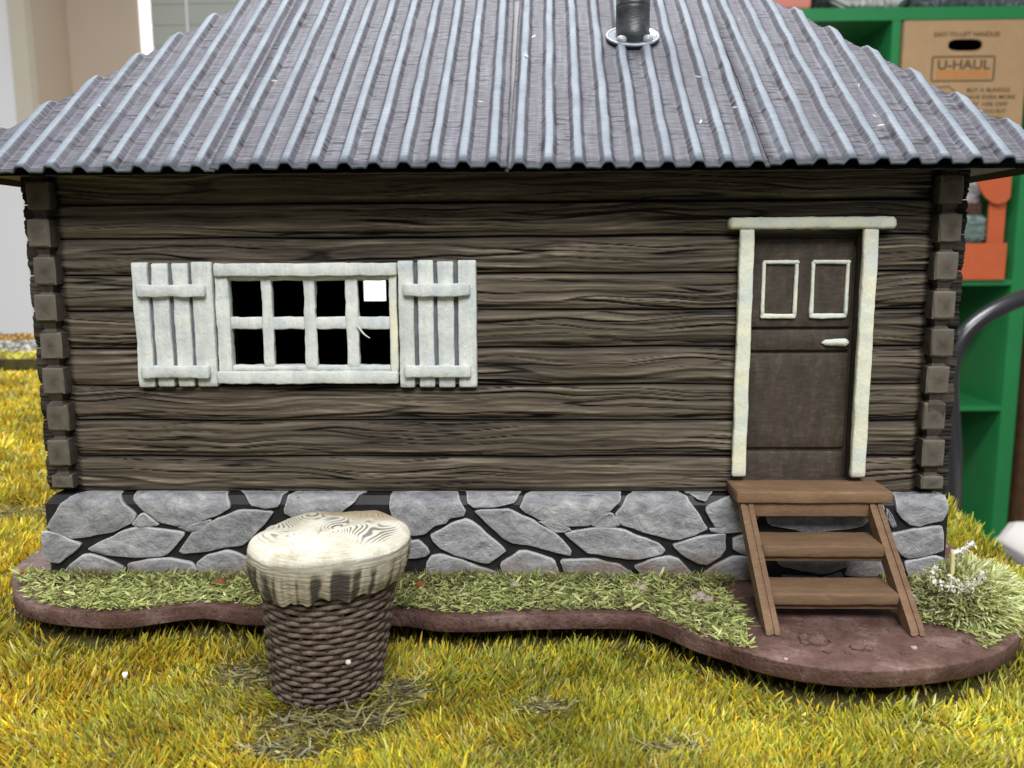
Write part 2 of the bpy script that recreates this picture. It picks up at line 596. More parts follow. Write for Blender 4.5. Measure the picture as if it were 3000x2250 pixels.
def grain(x, z, seed):
    w = z + 0.13 * noise2(x * 0.28 + seed * 3.3, z * 0.9 + seed, 5) + 0.045 * noise2(x * 0.8, z * 2.2 + seed * 2, 6)
    bands = noise2(x * 0.13 + seed * 1.7, w * 8.5 + seed * 5.1, 7)
    bands2 = noise2(x * 0.30 + seed * 0.7, w * 15.0 + seed * 2.1, 8)
    fine = noise2(x * 0.9, w * 34.0 + seed, 9)
    cr = 1 - np.abs(noise2(x * 0.16 + seed * 2.9, w * 5.2 + seed * 4.7, 10))
    crack = sstep(0.89, 0.985, cr) * sstep(-0.35, 0.25, noise2(x * 0.22 + seed, z * 2.3, 12))
    cr2 = 1 - np.abs(noise2(x * 0.24 + seed * 5.3, w * 9.0 + seed * 1.7, 13))
    crack2 = sstep(0.90, 0.99, cr2) * sstep(-0.2, 0.4, noise2(x * 0.3 + seed * 9, z * 3.1, 14))
    return 0.46 * bands + 0.34 * bands2 + 0.20 * fine - 1.0 * crack - 0.55 * crack2


def front_log(x0, x1, z0, z1, seed, parent, step=0.055):
    nx = max(8, int((x1 - x0) / step))
    xs = np.linspace(x0, x1, nx)
    nz = 34
    h = z1 - z0
    prof = [(0.42, 0.01), (0.10, 0.012), (0.062, 0.03)]
    for t in np.linspace(0, 1, nz):
        z = 0.055 + t * (h - 0.105)
        round_off = 0.055 * (1 - sstep(0, 0.16, t)) + 0.030 * sstep(0.90, 1, t) + 0.02 * (2 * t - 1) ** 2
        prof.append((round_off, z))
    prof += [(0.055, h - 0.028), (0.09, h - 0.012), (0.42, h - 0.01)]
    prof = np.array(prof)
    X, Zr = np.meshgrid(xs, prof[:, 1], indexing='ij')
    tb = np.clip(Zr / h, 0, 1)
    Z = Zr + z0 + (1 - tb) * 0.028 * noise2(X * .42, X * 0 + z0 * 5, 33) + tb * 0.028 * noise2(X * .42, X * 0 + z1 * 5, 33)
    Yo = np.broadcast_to(prof[:, 0], X.shape)
    g = grain(X, Z, seed)
    m = np.zeros(len(prof))
    m[3:-3] = 1
    m[2] = m[-3] = 0.4
    wob = 0.012 * noise2(X * 0.5 + seed * 7, Z * 1.1, 31)
    endr = 0.10 * np.clip((np.abs(X) - 9.36) / 0.14, 0, 1) ** 2
    Y = YW + Yo - 0.058 * g * m + wob + endr
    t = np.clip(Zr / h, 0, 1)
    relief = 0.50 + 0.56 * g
    relief = relief - 0.34 * (1 - sstep(0.0, 0.12, t)) - 0.16 * sstep(0.94, 1.0, t) - 0.4 * np.clip((np.abs(X) - 9.36) / 0.2, 0, 1)  # outer log ends darkened in the colour, as shade beside the corner logs
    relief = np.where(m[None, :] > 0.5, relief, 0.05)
    V = np.stack([X, Y, Z], -1).reshape(-1, 3)
    n = len(prof)
    f = grid_faces(nx, n, flip=True)
    o = mesh('log', V, f, M['log'], parent, attrs={'relief': np.clip(relief, 0, 1).ravel()})
    return o


wall = part('log_wall', house)
WX0, WX1 = -5.84, -2.12        # window opening
DX0, DX1 = 5.62, 8.06          # door opening
for c in range(9):
    z0, z1 = COURSE[c], COURSE[c + 1]
    segs = [(-10.27, 10.27)]
    if c in (3, 4, 5):
        segs = [(-10.27, WX0), (WX1, 10.27)]
    if c <= 6:
        a, b2 = segs.pop()
        segs += [(a, DX0), (DX1, b2)]
    for q, (a, b2) in enumerate(segs):
        front_log(a, b2, z0, z1, c * 3 + q + 1, wall)


def side_log(xa, xb, z0, z1, parent, seed):
    """a wall log that runs back along the house; its squared front end shows at the corner"""
    rng = random.Random(seed)
    ys = [0.10, 0.135, 0.22, 0.5, HD]
    inset = [0.035, 0.0, 0.0, 0.0, 0.0]
    ed = [0.75, 1.0, 0.15, 0.0, 0.0]
    dx, dz = rng.uniform(-.025, .025), rng.uniform(-.015, .015)
    yo = rng.uniform(-.03, .03)
    V, E = [], []
    for k, (y, i, e1) in enumerate(zip(ys, inset, ed)):
        yy = y + (yo if k < 3 else 0)
        a, b2, c, d = xa + dx + i, xb + dx - i, z0 + dz + i, z1 + dz - i
        cx = (a + b2) / 2
        for (x, z) in ((a, c), (cx, c - 0.01), (b2, c), (b2 + 0.01, (c + d) / 2), (b2, d), (cx, d + 0.012), (a, d), (a - 0.01, (c + d) / 2)):
            V.append((x + rng.uniform(-.008, .008), yy + (0.01 * rng.random() if k < 2 else 0), z + rng.uniform(-.008, .008)))
            E.append(e1)
    cyy = sum(v[1] for v in V[:8]) / 8 - 0.012
    V.append((cx, cyy, (z0 + z1) / 2))
    E.append(0.0)
    f = [tuple(x) for x in grid_faces(5, 8, closed_v=True, flip=True)]
    f += [(len(V) - 1, (i + 1) % 8, i) for i in range(8)]
    return mesh('log', V, f, M['logend'], parent, smooth=False, attrs={'edge': E})


for sgn in (-1, 1):
    for i in range(9):
        zt = 2.76 + 0.8145 * i
        zb = 2.47 if i == 0 else zt - 0.585
        xa, xb = (-10.0, -9.53) if sgn < 0 else (9.53, 10.0)
        side_log(xa, xb, zb, min(zt, 9.42), wall, 50 + i + (20 if sgn > 0 else 0))
    a, b2 = (-9.94, -9.60) if sgn < 0 else (9.60, 9.94)
    # the notched core between the crossing log ends
    V, f = [], []
    for i in range(9):
        zt = 2.76 + 0.8145 * i - 0.02
        for (zz, ins) in ((zt, -0.02), (zt + 0.09, 0.05), (zt + 0.25, 0.0)):
            V += [(a + ins, 0.15 + ins * 1.5, zz), (b2 - ins, 0.15 + ins * 1.5, zz), (b2 - ins, HD, zz), (a + ins, HD, zz)]
    for r in range(len(V) // 4 - 1):
        f += [(r * 4 + q, r * 4 + (q + 1) % 4, r * 4 + 4 + (q + 1) % 4, r * 4 + 4 + q) for q in range(4)]
    mesh('corner_core', V, f, M['logend'], wall, smooth=False)


def panel_hole(name, x0, x1, z0, z1, hx0, hx1, hz0, hz1, y0, y1, mat, parent):
    V, f = [], []
    for y in (y0, y1):
        V += [(x0, y, z0), (x1, y, z0), (x1, y, z1), (x0, y, z1), (hx0, y, hz0), (hx1, y, hz0), (hx1, y, hz1), (hx0, y, hz1)]
    for o in (0, 8):
        for i in range(4):
            f.append((o + i, o + (i + 1) % 4, o + 4 + (i + 1) % 4, o + 4 + i))
    for i in range(4):
        f.append((4 + i, 4 + (i + 1) % 4, 12 + (i + 1) % 4, 12 + i))
        f.append((i, (i + 1) % 4, 8 + (i + 1) % 4, 8 + i))
    return mesh(name, V, f, mat, parent, smooth=False)


panel_hole('inner_wall', -9.6, 9.6, 0.6, 9.4, WX0, WX1, 5.08, 7.28, 0.78, 0.95, M['inside'], wall)
panel_hole('back_wall', -9.9, 9.9, 0.6, 9.4, -5.34, -4.48, 5.97, 6.74, 13.1, 13.35, M['inside'], wall)
box('inner_wall', (-9.6, 0.96, 0.6), (-9.5, 13.08, 9.4), M['inside'], wall)
box('inner_wall', (9.5, 0.96, 0.6), (9.6, 13.08, 9.4), M['inside'], wall)
for c in range(9):     # logs of the back wall, pushed apart around the small opening
    for (a, b2) in ([(-10.2, -5.4), (-4.42, 10.2)] if c == 4 or c == 5 else [(-10.2, 10.2)]):
        bar('log', 0, (a, 13.36, COURSE[c] + .02), (b2, 13.7, COURSE[c + 1] - .02), M['log'], wall, r=0.08, seg=4)

# ---- stone footing
STONES=[[(-10.05,1.61),(-9.96,1.78),(-9.71,2.13),(-9.56,2.24),(-9.24,2.3),(-8.54,2.3),(-8.41,2.21),(-8.07,1.9),(-8.16,1.73),(-8.54,1.55),(-9.29,1.38),(-9.55,1.37),(-9.93,1.5)],
[(-8.14,2.3),(-6.11,2.3),(-5.91,2.08),(-6.13,1.93),(-6.76,1.73),(-6.96,1.64),(-7.46,1.76),(-7.78,1.99),(-8.04,2.21)],
[(-8.11,1.68),(-7.93,1.88),(-7.84,1.9),(-7.55,1.67),(-7.95,1.61)],
[(-7.05,1.61),(-6.88,1.62),(-6.59,1.71),(-6.39,1.77),(-6.37,1.72),(-6.69,1.53),(-6.88,1.51)],
[(-10.18,1.46),(-9.94,1.43),(-9.39,1.2),(-9.45,1.11),(-9.88,0.79),(-10.16,0.8),(-10.22,0.99)],
[(-9.13,1.1),(-8.91,1.23),(-8.38,1.46),(-7.95,1.59),(-6.99,1.48),(-7.01,1.38),(-7.46,0.94),(-8.14,0.91),(-8.7,0.95),(-9.04,1.04)],
[(-7.07,1.05),(-6.9,1.28),(-6.72,1.5),(-5.68,1.99),(-4.93,1.96),(-5.14,1.68),(-5.49,1.36),(-5.64,1.21),(-6.09,1.18),(-6.49,1.05),(-6.97,1)],
[(-5.83,2.3),(-4.72,2.3),(-4.77,2.19),(-4.84,2.11),(-5.09,2.08),(-5.39,2.16),(-5.75,2.3)],
[(-4.44,2.3),(-2.88,2.3),(-3.11,2.17),(-3.66,1.83),(-4.28,1.79),(-4.64,1.97)],
[(-9.77,0.55),(-9.6,0.7),(-9.3,0.91),(-9.13,0.92),(-8.66,0.76),(-8.44,0.65),(-8.49,0.42),(-9.74,0.42)],
[(-8.26,0.74),(-7.86,0.81),(-7.29,0.84),(-6.88,0.77),(-6.75,0.6),(-6.9,0.42),(-8.26,0.47)],
[(-6.68,0.77),(-6.44,0.93),(-6.04,1.02),(-5.74,0.95),(-5.52,0.83),(-5.54,0.48),(-6.67,0.48)],
[(-2.22,2.3),(-0.83,2.3),(-0.77,2.26),(-0.61,2.01),(-0.66,1.89),(-0.95,1.84),(-1.03,1.73),(-1.3,1.68),(-1.49,1.49),(-1.76,1.45),(-1.97,1.51),(-2.17,1.77),(-2.23,2.09)],
[(-0.56,2.3),(0.63,2.3),(0.54,2.26),(0.48,2.19),(-0.14,2.11),(-0.34,2.1),(-0.49,2.2)],
[(-0.33,1.97),(-0.2,2.01),(0.4,2.02),(0.52,1.95),(1.33,1.54),(1.55,1.35),(1.76,1.09),(1.74,0.98),(1.45,1.05),(1.14,1.15),(0.81,1.24),(0.48,1.3),(0.31,1.37),(0,1.64)],
[(-1.35,1.43),(-1.18,1.51),(-0.82,1.69),(-0.57,1.76),(-0.43,1.71),(0.31,1.09),(0.1,0.91),(-0.09,0.8),(-0.4,0.87),(-0.77,1),(-1.1,1.12),(-1.29,1.3)],
[(0.66,2.09),(0.75,2.23),(0.9,2.3),(2.9,2.3),(2.85,2.23),(2.56,1.97),(2.19,1.71),(1.72,1.67),(1.55,1.69),(1.14,1.82),(0.81,1.97)],
[(1.08,1.75),(1.2,1.76),(1.72,1.61),(1.77,1.56),(1.68,1.52),(1.47,1.55),(1.24,1.65)],
[(1.69,1.48),(2.1,1.56),(2.55,1.62),(2.8,1.57),(3.39,1.37),(3.71,1.25),(3.87,1.1),(3.79,1.01),(3.3,0.9),(2.8,0.96),(2.22,1.03),(2.02,1.18),(1.81,1.35)],
[(2.28,1.69),(2.38,1.78),(2.63,1.94),(2.71,1.91),(2.84,1.69),(2.67,1.65),(2.38,1.64)],
[(2.81,1.93),(2.93,2.08),(3.27,2.3),(4.19,2.3),(4.36,2.25),(4.59,1.93),(4.8,1.61),(4.52,1.46),(4.2,1.37),(3.82,1.42),(3.39,1.57),(2.94,1.69),(2.84,1.82)],
[(4.41,2.3),(5,2.3),(4.97,2.3),(4.78,2.25),(4.6,2.29)],
[(4.82,2.02),(4.87,2.12),(5.29,2.28),(5.92,2.3),(5.99,2),(5.74,1.66),(5.03,1.65),(4.9,1.83)],
[(4.91,1.59),(5.17,1.61),(5.68,1.61),(5.7,1.54),(5.13,1.51),(4.93,1.54)],
[(4.11,1.22),(4.48,1.33),(5.2,1.48),(5.19,1.14),(5.09,0.95),(4.81,0.78),(4.62,0.82),(4.33,0.99),(4.16,1.14)],
[(5.44,1.36),(5.59,1.42),(6.01,1.45),(6.13,1.19),(5.76,1.02),(5.45,1.14)],
[(3.24,0.71),(3.61,0.84),(3.98,0.92),(4.17,0.86),(4.34,0.71),(4.46,0.58),(4.34,0.43),(3.51,0.42)],
[(4.77,0.54),(5.06,0.73),(5.4,0.91),(5.62,0.93),(5.98,0.82),(6.09,0.43),(4.86,0.43)],
[(-1.91,1.25),(-1.64,1.27),(-1.5,1.14),(-1.44,1.03),(-1.52,0.95),(-1.9,0.9)],
[(-1.44,0.78),(-1.32,0.93),(-1.11,0.96),(-0.82,0.86),(-0.53,0.76),(-0.32,0.69),(0.1,0.56),(0.08,0.42),(-1.45,0.42)],
[(0.25,0.76),(0.64,1.03),(0.83,1.03),(1.39,0.85),(1.49,0.57),(1.47,0.42),(0.31,0.42)],
[(1.59,0.85),(2.27,0.85),(2.85,0.75),(3.1,0.57),(3.1,0.42),(1.73,0.42)],
[(6.01,2.24),(7.23,2.3),(8.42,2.3),(8.67,2.02),(8.16,1.66),(7.12,1.54),(6.22,1.7)],
[(6.23,1.38),(7.13,1.35),(7.88,1.47),(8.48,1.43),(8.43,0.92),(7.47,0.59),(6.48,0.75)],
[(9.01,2.3),(10.01,2.3),(10.06,2.06),(9.96,1.82),(9.58,1.74),(9.5,1.71),(9.28,1.72),(9.14,1.84),(9.01,2.03)],
[(8.94,1.48),(9.34,1.56),(9.94,1.65),(10.02,1.46),(10,1.13),(9.85,1.06),(9.31,0.95),(9.18,1.01),(9.05,1.18)],
[(8.79,2.02),(8.97,1.7),(8.9,1.65),(8.78,1.81)],
[(9.26,0.84),(9.85,0.94),(10.04,0.92),(10.05,0.52),(9.36,0.52)],
[(8.06,0.82),(8.79,1.23),(9.11,0.84),(9.21,0.52),(7.93,0.52)],
[(6.57,0.51),(7.48,0.47),(7.77,0.6),(7.85,0.44),(6.65,0.42)]]

STONES += [[(-5.3, 1.25), (-5.0, 1.6), (-4.5, 1.68), (-3.9, 1.66), (-3.5, 1.4), (-3.9, 1.05), (-4.9, .95)],
           [(-3.35, 1.45), (-3.0, 1.85), (-2.55, 1.85), (-2.4, 1.5), (-2.6, 1.2), (-3.1, 1.15)],
           [(-5.2, .45), (-5.1, .75), (-4.4, .88), (-3.6, .85), (-3.3, .45)],
           [(-3.1, .45), (-3.0, .95), (-2.4, 1.0), (-2.2, .45)]]
foot = part('foundation', house)
FY = -0.01
core = [(-10.13, FY + .03), (10.13, FY + .03), (10.13, 13.9), (-10.13, 13.9)]
V = [(x, y, .38) for x, y in core] + [(x, y, 2.12) for x, y in core]
inn = [(-10.0, FY + .16), (10.0, FY + .16), (10.0, 13.8), (-10.0, 13.8)]
V += [(x, y, 2.30) for x, y in inn]
f = [(i, (i + 1) % 4, 4 + (i + 1) % 4, 4 + i) for i in range(4)] + [(4 + i, 4 + (i + 1) % 4, 8 + (i + 1) % 4, 8 + i) for i in range(4)] + [(8, 9, 10, 11)]
mesh('mortar', V, f, M['black'], foot, smooth=False)


def chaikin(P, it=1):
    P = np.array(P, float)
    for _ in range(it):
        Q = []
        for i in range(len(P)):
            a, b2 = P[i], P[(i + 1) % len(P)]
            Q += [a * .91 + b2 * .09, a * .09 + b2 * .91]
        P = np.array(Q)
    return P


def stone(poly, place, seed):
    poly = [(x, 2.66 if z >= 2.295 else z) for x, z in poly]
    P = chaikin(poly, 1)
    # denser, slightly chipped outline
    Q = []
    for i in range(len(P)):
        a, b2 = P[i], P[(i + 1) % len(P)]
        n = max(1, int(np.linalg.norm(b2 - a) / 0.12))
        for m in range(n):
            Q.append(a + (b2 - a) * m / n)
    Q = np.array(Q)
    c = Q.mean(0)
    d0 = Q - c
    Q = Q + d0 / (np.linalg.norm(d0, axis=1)[:, None] + 1e-6) * 0.045
    nn = noise2(Q[:, 0] * 3.1, Q[:, 1] * 3.1, seed)
    Q += (Q - c) / (np.linalg.norm(Q - c, axis=1)[:, None] + 1e-6) * (0.03 * nn)[:, None]
    size = np.abs(Q - c).max(0).min()
    V, E = [], []
    n = len(Q)
    d = Q - c
    L = np.linalg.norm(d, axis=1)[:, None] + 1e-6
    for (ins, proud, e1) in ((0.0, -0.03, .2), (0.0, .044, .8), (0.012, .060, .9), (min(0.04, size * .3), .064, .1), (size * .25, .066, 0), (size * .45, .066, 0), (size * .7, .066, 0)):
        R = c + d * np.maximum(1 - ins / L, 0.12)
        rough = 0.022 * noise2(R[:, 0] * 2.2 + seed, R[:, 1] * 2.2, 77) + 0.008 * noise2(R[:, 0] * 6 + seed, R[:, 1] * 6, 78)
        for q in range(n):
            V.append(place(R[q][0], R[q][1], proud + (rough[q] if e1 == 0 else 0)))
            E.append(e1)
    V.append(place(c[0], c[1], .068))
    E.append(0)
    f = [tuple(x) for x in grid_faces(7, n, closed_v=True)]
    f += [(6 * n + (i + 1) % n, 6 * n + i, 7 * n) for i in range(n)]
    f = [t[::-1] for t in f]
    mesh('stone', V, f, M['stone'], foot, attrs={'edge': E})


def lean(z):
    """the face leans back near the top, then turns over onto the ledge"""
    return max(0.0, min(z, 2.30) - 2.12) * 0.55 + max(0.0, z - 2.30)


def roll(z, p):
    return min(z, 2.30) + (p * .5 if z > 2.3 else 0)


for i, s in enumerate(STONES):
    stone(s, lambda x, z, p: (x, FY - (p if z < 2.3 else p * .6) + lean(z), roll(z, p)), i)
for i, s in enumerate(STONES):
    xs = [p[0] for p in s]
    if -9.9 < min(xs) and max(xs) < 3.4:
        stone([(p[0] + 10.0, p[1]) for p in s], lambda y, z, p: (-10.13 - p + lean(z), y, roll(z, p)), i + 60)
        stone([(p[0] + 10.0, p[1]) for p in s], lambda y, z, p: (10.13 + p - lean(z), y, roll(z, p)), i + 120)

# ---- window with shutters
win = part('window', house)

bar('top_rail', 0, (-6.02, .12, 7.22), (-2.02, .45, 7.50), M['white'], win, r=.03, amp=.022, seed=1)
bar('bottom_rail', 0, (-6.07, .12, 4.85), (-2.04, .45, 5.13), M['white'], win, r=.03, amp=.02, seed=2)
bar('stile', 2, (-6.04, .20, 5.10), (-5.74, .45, 7.26), M['white'], win, r=.03, amp=.02, seed=3)
bar('stile', 2, (-2.21, .20, 5.10), (-2.04, .45, 7.26), M['cream'], win, r=.03, amp=.02, seed=4)
bar('sash_rail', 0, (-5.78, .26, 7.12), (-2.18, .46, 7.235), M['white'], win, r=.04, amp=.025, seed=5)
bar('sash_rail', 0, (-5.78, .26, 5.12), (-2.18, .46, 5.25), M['white'], win, r=.04, amp=.025, seed=6)
for q, (a, b2) in enumerate(((-5.04, -4.81), (-4.11, -3.85), (-3.18, -2.91))):
    bar('muntin', 2, (a, .25, 5.18), (b2, .47, 7.2), M['white'], win, r=.03, amp=.028, seed=7 + q)
for q, (a, b2) in enumerate(((-5.8, -5.04), (-4.83, -4.09), (-3.87, -3.16), (-2.93, -2.16))):
    bar('muntin', 0, (a, .27, 6.05), (b2, .46, 6.32), M['white'], win, r=.03, amp=.03, seed=11 + q)
tube('paint_thread', [(-2.92, .22, 6.13), (-2.83, .18, 6.02), (-2.75, .16, 5.93), (-2.64, .17, 5.86)], [.03, .022, .018, .008], M['white'], win, n=6, smooth_path=2)


def shutter(xs, z0, z1, seed):
    sh = part('shutter', house)
    x0, x1 = xs[0], xs[-1]
    box('backing', (x0 + .03, .27, z0 + .06), (x1 - .03, .44, z1 - .03), M['greygap'], sh)
    for q in range(4):
        a, b2 = xs[q] + (random.uniform(.035, .06) if q else 0), xs[q + 1] - (random.uniform(.035, .06) if q < 3 else 0)
        zb = z0 + random.uniform(-.02, .03)
        bar('shutter_board', 2, (a, .19, zb), (b2, .42, z1 + random.uniform(-.02, .015)), M['white'], sh, r=.028, amp=.016, seed=seed + q)
    for q, (a, b2) in enumerate(((6.78, 7.05), (4.99, 5.26))):
        bar('batten', 0, (x0 + .12, .07, a), (x1 - .13, .24, b2), M['white'], sh, r=.03, amp=.025, seed=seed + 5 + q)


shutter((-7.86, -7.465, -7.015, -6.58, -6.09), 4.78, 7.53, 30)
shutter((-2.00, -1.63, -1.18, -.73, -.29), 4.76, 7.54, 40)

# ---- door
door = part('door', house)
box('door_slab', (5.60, .60, 2.31), (8.08, .74, 8.20), M['door'], door)
for q, (z0, z1) in enumerate(((2.40, 3.23), (3.31, 5.46), (5.52, 5.98), (6.04, 7.98))):
    bar('door_panel', 0, (5.74, .52, z0), (7.95, .66, z1), M['door'], door, r=.035, seg=8, amp=.008, seed=60 + q)
for q, (x0, x1) in enumerate(((5.95, 6.76), (7.02, 7.87))):
    pf = part('pane_frame', door)
    z0, z1 = 6.24, 7.51
    bar('frame_strip', 0, (x0 + .02, .45, z1 - .085), (x1, .56, z1), M['cream'], pf, r=.03, amp=.012, seed=70 + q, seg=10)
    bar('frame_strip', 0, (x0, .45, z0), (x1 - .03, .56, z0 + .10), M['cream'], pf, r=.03, amp=.02, seed=72 + q, seg=10)
    bar('frame_strip', 2, (x0, .455, z0 + .04), (x0 + .085, .56, z1 - .02), M['cream'], pf, r=.03, amp=.016, seed=74 + q, seg=12)
    bar('frame_strip', 2, (x1 - .10, .455, z0 + .05), (x1 - .015, .56, z1 - .02), M['cream'], pf, r=.03, amp=.018, seed=76 + q, seg=12)
bar('door_handle', 0, (7.32, .40, 5.61), (7.92, .58, 5.80), M['cream'], door, r=.08, amp=.012, seed=81, taper=(.62, 1.0))
jamb = part('door_frame', house)
bar('door_post', 2, (5.37, .12, 2.74), (5.68, .28, 8.20), M['cream'], jamb, r=.04, amp=.026, seed=90)
bar('door_post', 2, (7.99, .12, 2.72), (8.31, .28, 8.20), M['cream'], jamb, r=.04, amp=.026, seed=91)
bar('lintel', 0, (5.13, .06, 8.17), (8.64, .50, 8.42), M['cream'], jamb, r=.06, amp=.024, seed=92)
box('reveal', (5.42, .285, 2.36), (5.66, .75, 8.1), M['door'], jamb)
box('reveal', (8.01, .285, 2.36), (8.27, .75, 8.1), M['door'], jamb)
box('threshold', (5.40, .42, 2.36), (8.28, .62, 2.62), M['door'], jamb)

# ---- roof
TAN = math.tan(math.radians(35.5))
ZE, YE, YR = 9.38, -1.0, 7.0
HL, HR = 0.58, 0.60
XL, XR = -11.30, 11.55
ZR = ZE + TAN * (YR - YE)
YB = 2 * YR - YE
roof = part('roof', house)
# dark deck below the sheets
dz = -0.06
ridge = [(XL + HL * (YR - YE), YR, ZR + dz), (XR - HR * (YR - YE), YR, ZR + dz)]
V = [(XL + .1, YE + .1, ZE + dz), (XR - .1, YE + .1, ZE + dz), (XR - .1, YB - .1, ZE + dz), (XL + .1, YB - .1, ZE + dz)] + ridge
V = [(x, y, z - .02) for x, y, z in V]
mesh('roof_deck', V, [(0, 1, 5, 4), (1, 2, 5), (2, 3, 4, 5), (3, 0, 4)], M['black'], roof, smooth=False)
box('soffit', (XL + .45, YE + .75, ZE + .02), (XR - .45, YB - .6, ZE + .10), M['roofside'], roof)

HRIB = 0.125


def sheet(u0, u1, ribs, maxrun, place, seed, lift=0.0, rows=46, shear=0.0):
    """one corrugated sheet: trapezoid ribs across u, running up the slope"""
    us, hs, rb = [], [], []
    pts = [(u0, 0, 0)]
    for r in ribs:
        for (du, h, m) in ((-.165, 0, 0), (-.15, .008, .12), (-.088, HRIB * .84, .60), (-.062, HRIB, 1), (0, HRIB * 1.03, 1), (.062, HRIB, 1), (.088, HRIB * .84, .60), (.15, .008, .12), (.165, 0, 0)):
            pts.append((r + du, h, m))
        pts.append((r + .235, 0.004, 0))
        pts.append((r + .30, 0.006, 0))
        pts.append((r + .365, 0.004, 0))
    pts.append((u1, 0, 0))
    pts = sorted(set([p for p in pts if u0 <= p[0] <= u1]))
    us = np.array([p[0] for p in pts])
    hs = np.array([p[1] for p in pts])
    rb = np.array([p[2] for p in pts])
    mr = np.array([max(0.02, maxrun(u)) for u in us])
    t = np.linspace(0, 1, rows) ** 0.9
    U = np.broadcast_to(us, (rows, len(us)))
    Rn = t[:, None] * mr[None, :]
    n1 = noise2(U * 1.1 + seed * 3, Rn * 0.9, 41 + seed)
    n2 = noise2(U * 3.0 + seed * 5, Rn * 2.4, 42 + seed)
    Uw = U + 0.018 * n1 + 0.010 * n2 * (rb > .05) + shear * Rn
    H = hs + lift + 0.006 * n2 + 0.008 * n1
    jag = 0.02 * noise2(us * 5.0, us * 0 + seed, 43)
    Rn = Rn + np.where(t[:, None] < 0.001, jag[None, :], 0)
    tz = np.where(t[:, None] > .985, 0.03 * noise2(us * 7.0, us * 0 + seed, 44)[None, :], 0)
    P = place(Uw, Rn, H + tz)
    Pb = place(Uw, Rn, H + tz - 0.055)
    n, m = rows, len(us)
    V = np.concatenate([P.reshape(-1, 3), Pb.reshape(-1, 3)])
    f = [grid_faces(n, m), grid_faces(n, m, flip=True, off=n * m)]
    e = [(j, j + 1, n * m + j + 1, n * m + j) for j in range(m - 1)]
    e += [((n - 1) * m + j, n * m + (n - 1) * m + j, n * m + (n - 1) * m + j + 1, (n - 1) * m + j + 1) for j in range(m - 1)]
    e += [(i * m, n * m + i * m, n * m + (i + 1) * m, (i + 1) * m) for i in range(n - 1)]
    e += [(i * m + m - 1, (i + 1) * m + m - 1, n * m + (i + 1) * m + m - 1, n * m + i * m + m - 1) for i in range(n - 1)]
    f.append(np.array(e))
    rbb = np.array(np.broadcast_to(rb, (n, m)))
    rbb[0] = .85
    rbb = rbb.ravel()
    low = rbb * 0
    low[:m] = .8
    scv = np.stack([U.ravel() + seed * 13.0, Rn.ravel(), U.ravel() * 0], -1)
    mesh('roof_sheet', V, np.concatenate(f), M['roof'], roof, smooth=False,
         attrs={'rib': np.concatenate([rbb, low]), 'sc': np.concatenate([scv, scv])})


CS = 1 / math.sqrt(1 + TAN * TAN)


def fplace(U, Rn, H):
    y = YE + Rn - H * TAN * CS
    return np.stack([U, y, ZE + TAN * Rn + H * CS], -1)


def frun(u):
    r = YR - YE
    if u < XL + HL * r:
        r = (u - XL) / HL
    if u > XR - HR * r:
        r = min(r, (XR - u) / HR)
    return r


sheet(XL, -5.46, [-5.81 - .6 * q for q in range(9)], frun, fplace, 1)
sheet(-5.56, 0.44, [-5.22 + .597 * q for q in range(10)], frun, fplace, 2, lift=0.045)
sheet(0.455, 5.66, [0.67 + .592 * q for q in range(9)], frun, fplace, 3, lift=0.01, shear=0.020)
sheet(5.64, XR, [6.02 + .607 * q for q in range(9)], frun, fplace, 4, lift=0.05)
# back and side slopes
sheet(XL, 0.1, [-10.9 + .6 * q for q in range(19)], frun, lambda U, R, H: np.stack([U, YB - R + H * TAN * CS, ZE + TAN * R + H * CS], -1), 5, rows=14)
sheet(0.05, XR, [0.35 + .6 * q for q in range(19)], frun, lambda U, R, H: np.stack([U, YB - R + H * TAN * CS, ZE + TAN * R + H * CS], -1), 6, rows=14)
TL, TR = TAN / HL, TAN / HR


def srun(u, hip):
    return hip * max(0, min(u - YE, YB - u) - .34)


for sgn, T, hip, xe, sd in ((-1, TL, HL, XL, 7), (1, TR, HR, XR, 8)):
    cs = 1 / math.sqrt(1 + T * T)
    sheet(YE, YB, [YE + .4 + .6 * q for q in range(26)], lambda u, hip=hip: srun(u, hip),
          lambda U, R, H, sgn=sgn, T=T, xe=xe, cs=cs: np.stack([xe - sgn * R + sgn * H * T * cs, U, ZE + T * R + H * cs], -1), sd, rows=20)
bar('ridge_cap', 0, (ridge[0][0] - .2, YR - .35, ZR + .02), (ridge[1][0] + .2, YR + .35, ZR + .22), M['roof'], roof, r=.12)


def lathe(name, prof, cx, cy, mat, parent, n=40, attrs=None, wob=None, **kw):
    V = []
    ang = np.linspace(0, 2 * np.pi, n, endpoint=False)
    for (r, z) in prof:
        V.append(np.stack([cx + r * np.cos(ang), cy + r * np.sin(ang), np.full(n, z)], -1))
    V = np.concatenate(V)
    if wob is not None:
        V = wob(V)
    f = [tuple(x) for x in grid_faces(len(prof), n, closed_v=True, flip=True)]
    if prof[0][0] > 1e-4:
        f.append(tuple(range(n))[::-1])
    if prof[-1][0] > 1e-4:
        f.append(tuple((len(prof) - 1) * n + q for q in range(n)))
    return mesh(name, V, f, mat, parent, attrs=attrs, **kw)


chim = part('chimney', house)
CX, CY, CZ = 3.44, 3.96, 13.02


def tip(V, ang=math.radians(33)):
    V = V.copy()
    y, z = V[:, 1] - CY, V[:, 2] - CZ
    V[:, 1] = CY + y * math.cos(ang) - z * math.sin(ang)
    V[:, 2] = CZ + y * math.sin(ang) + z * math.cos(ang)
    return V


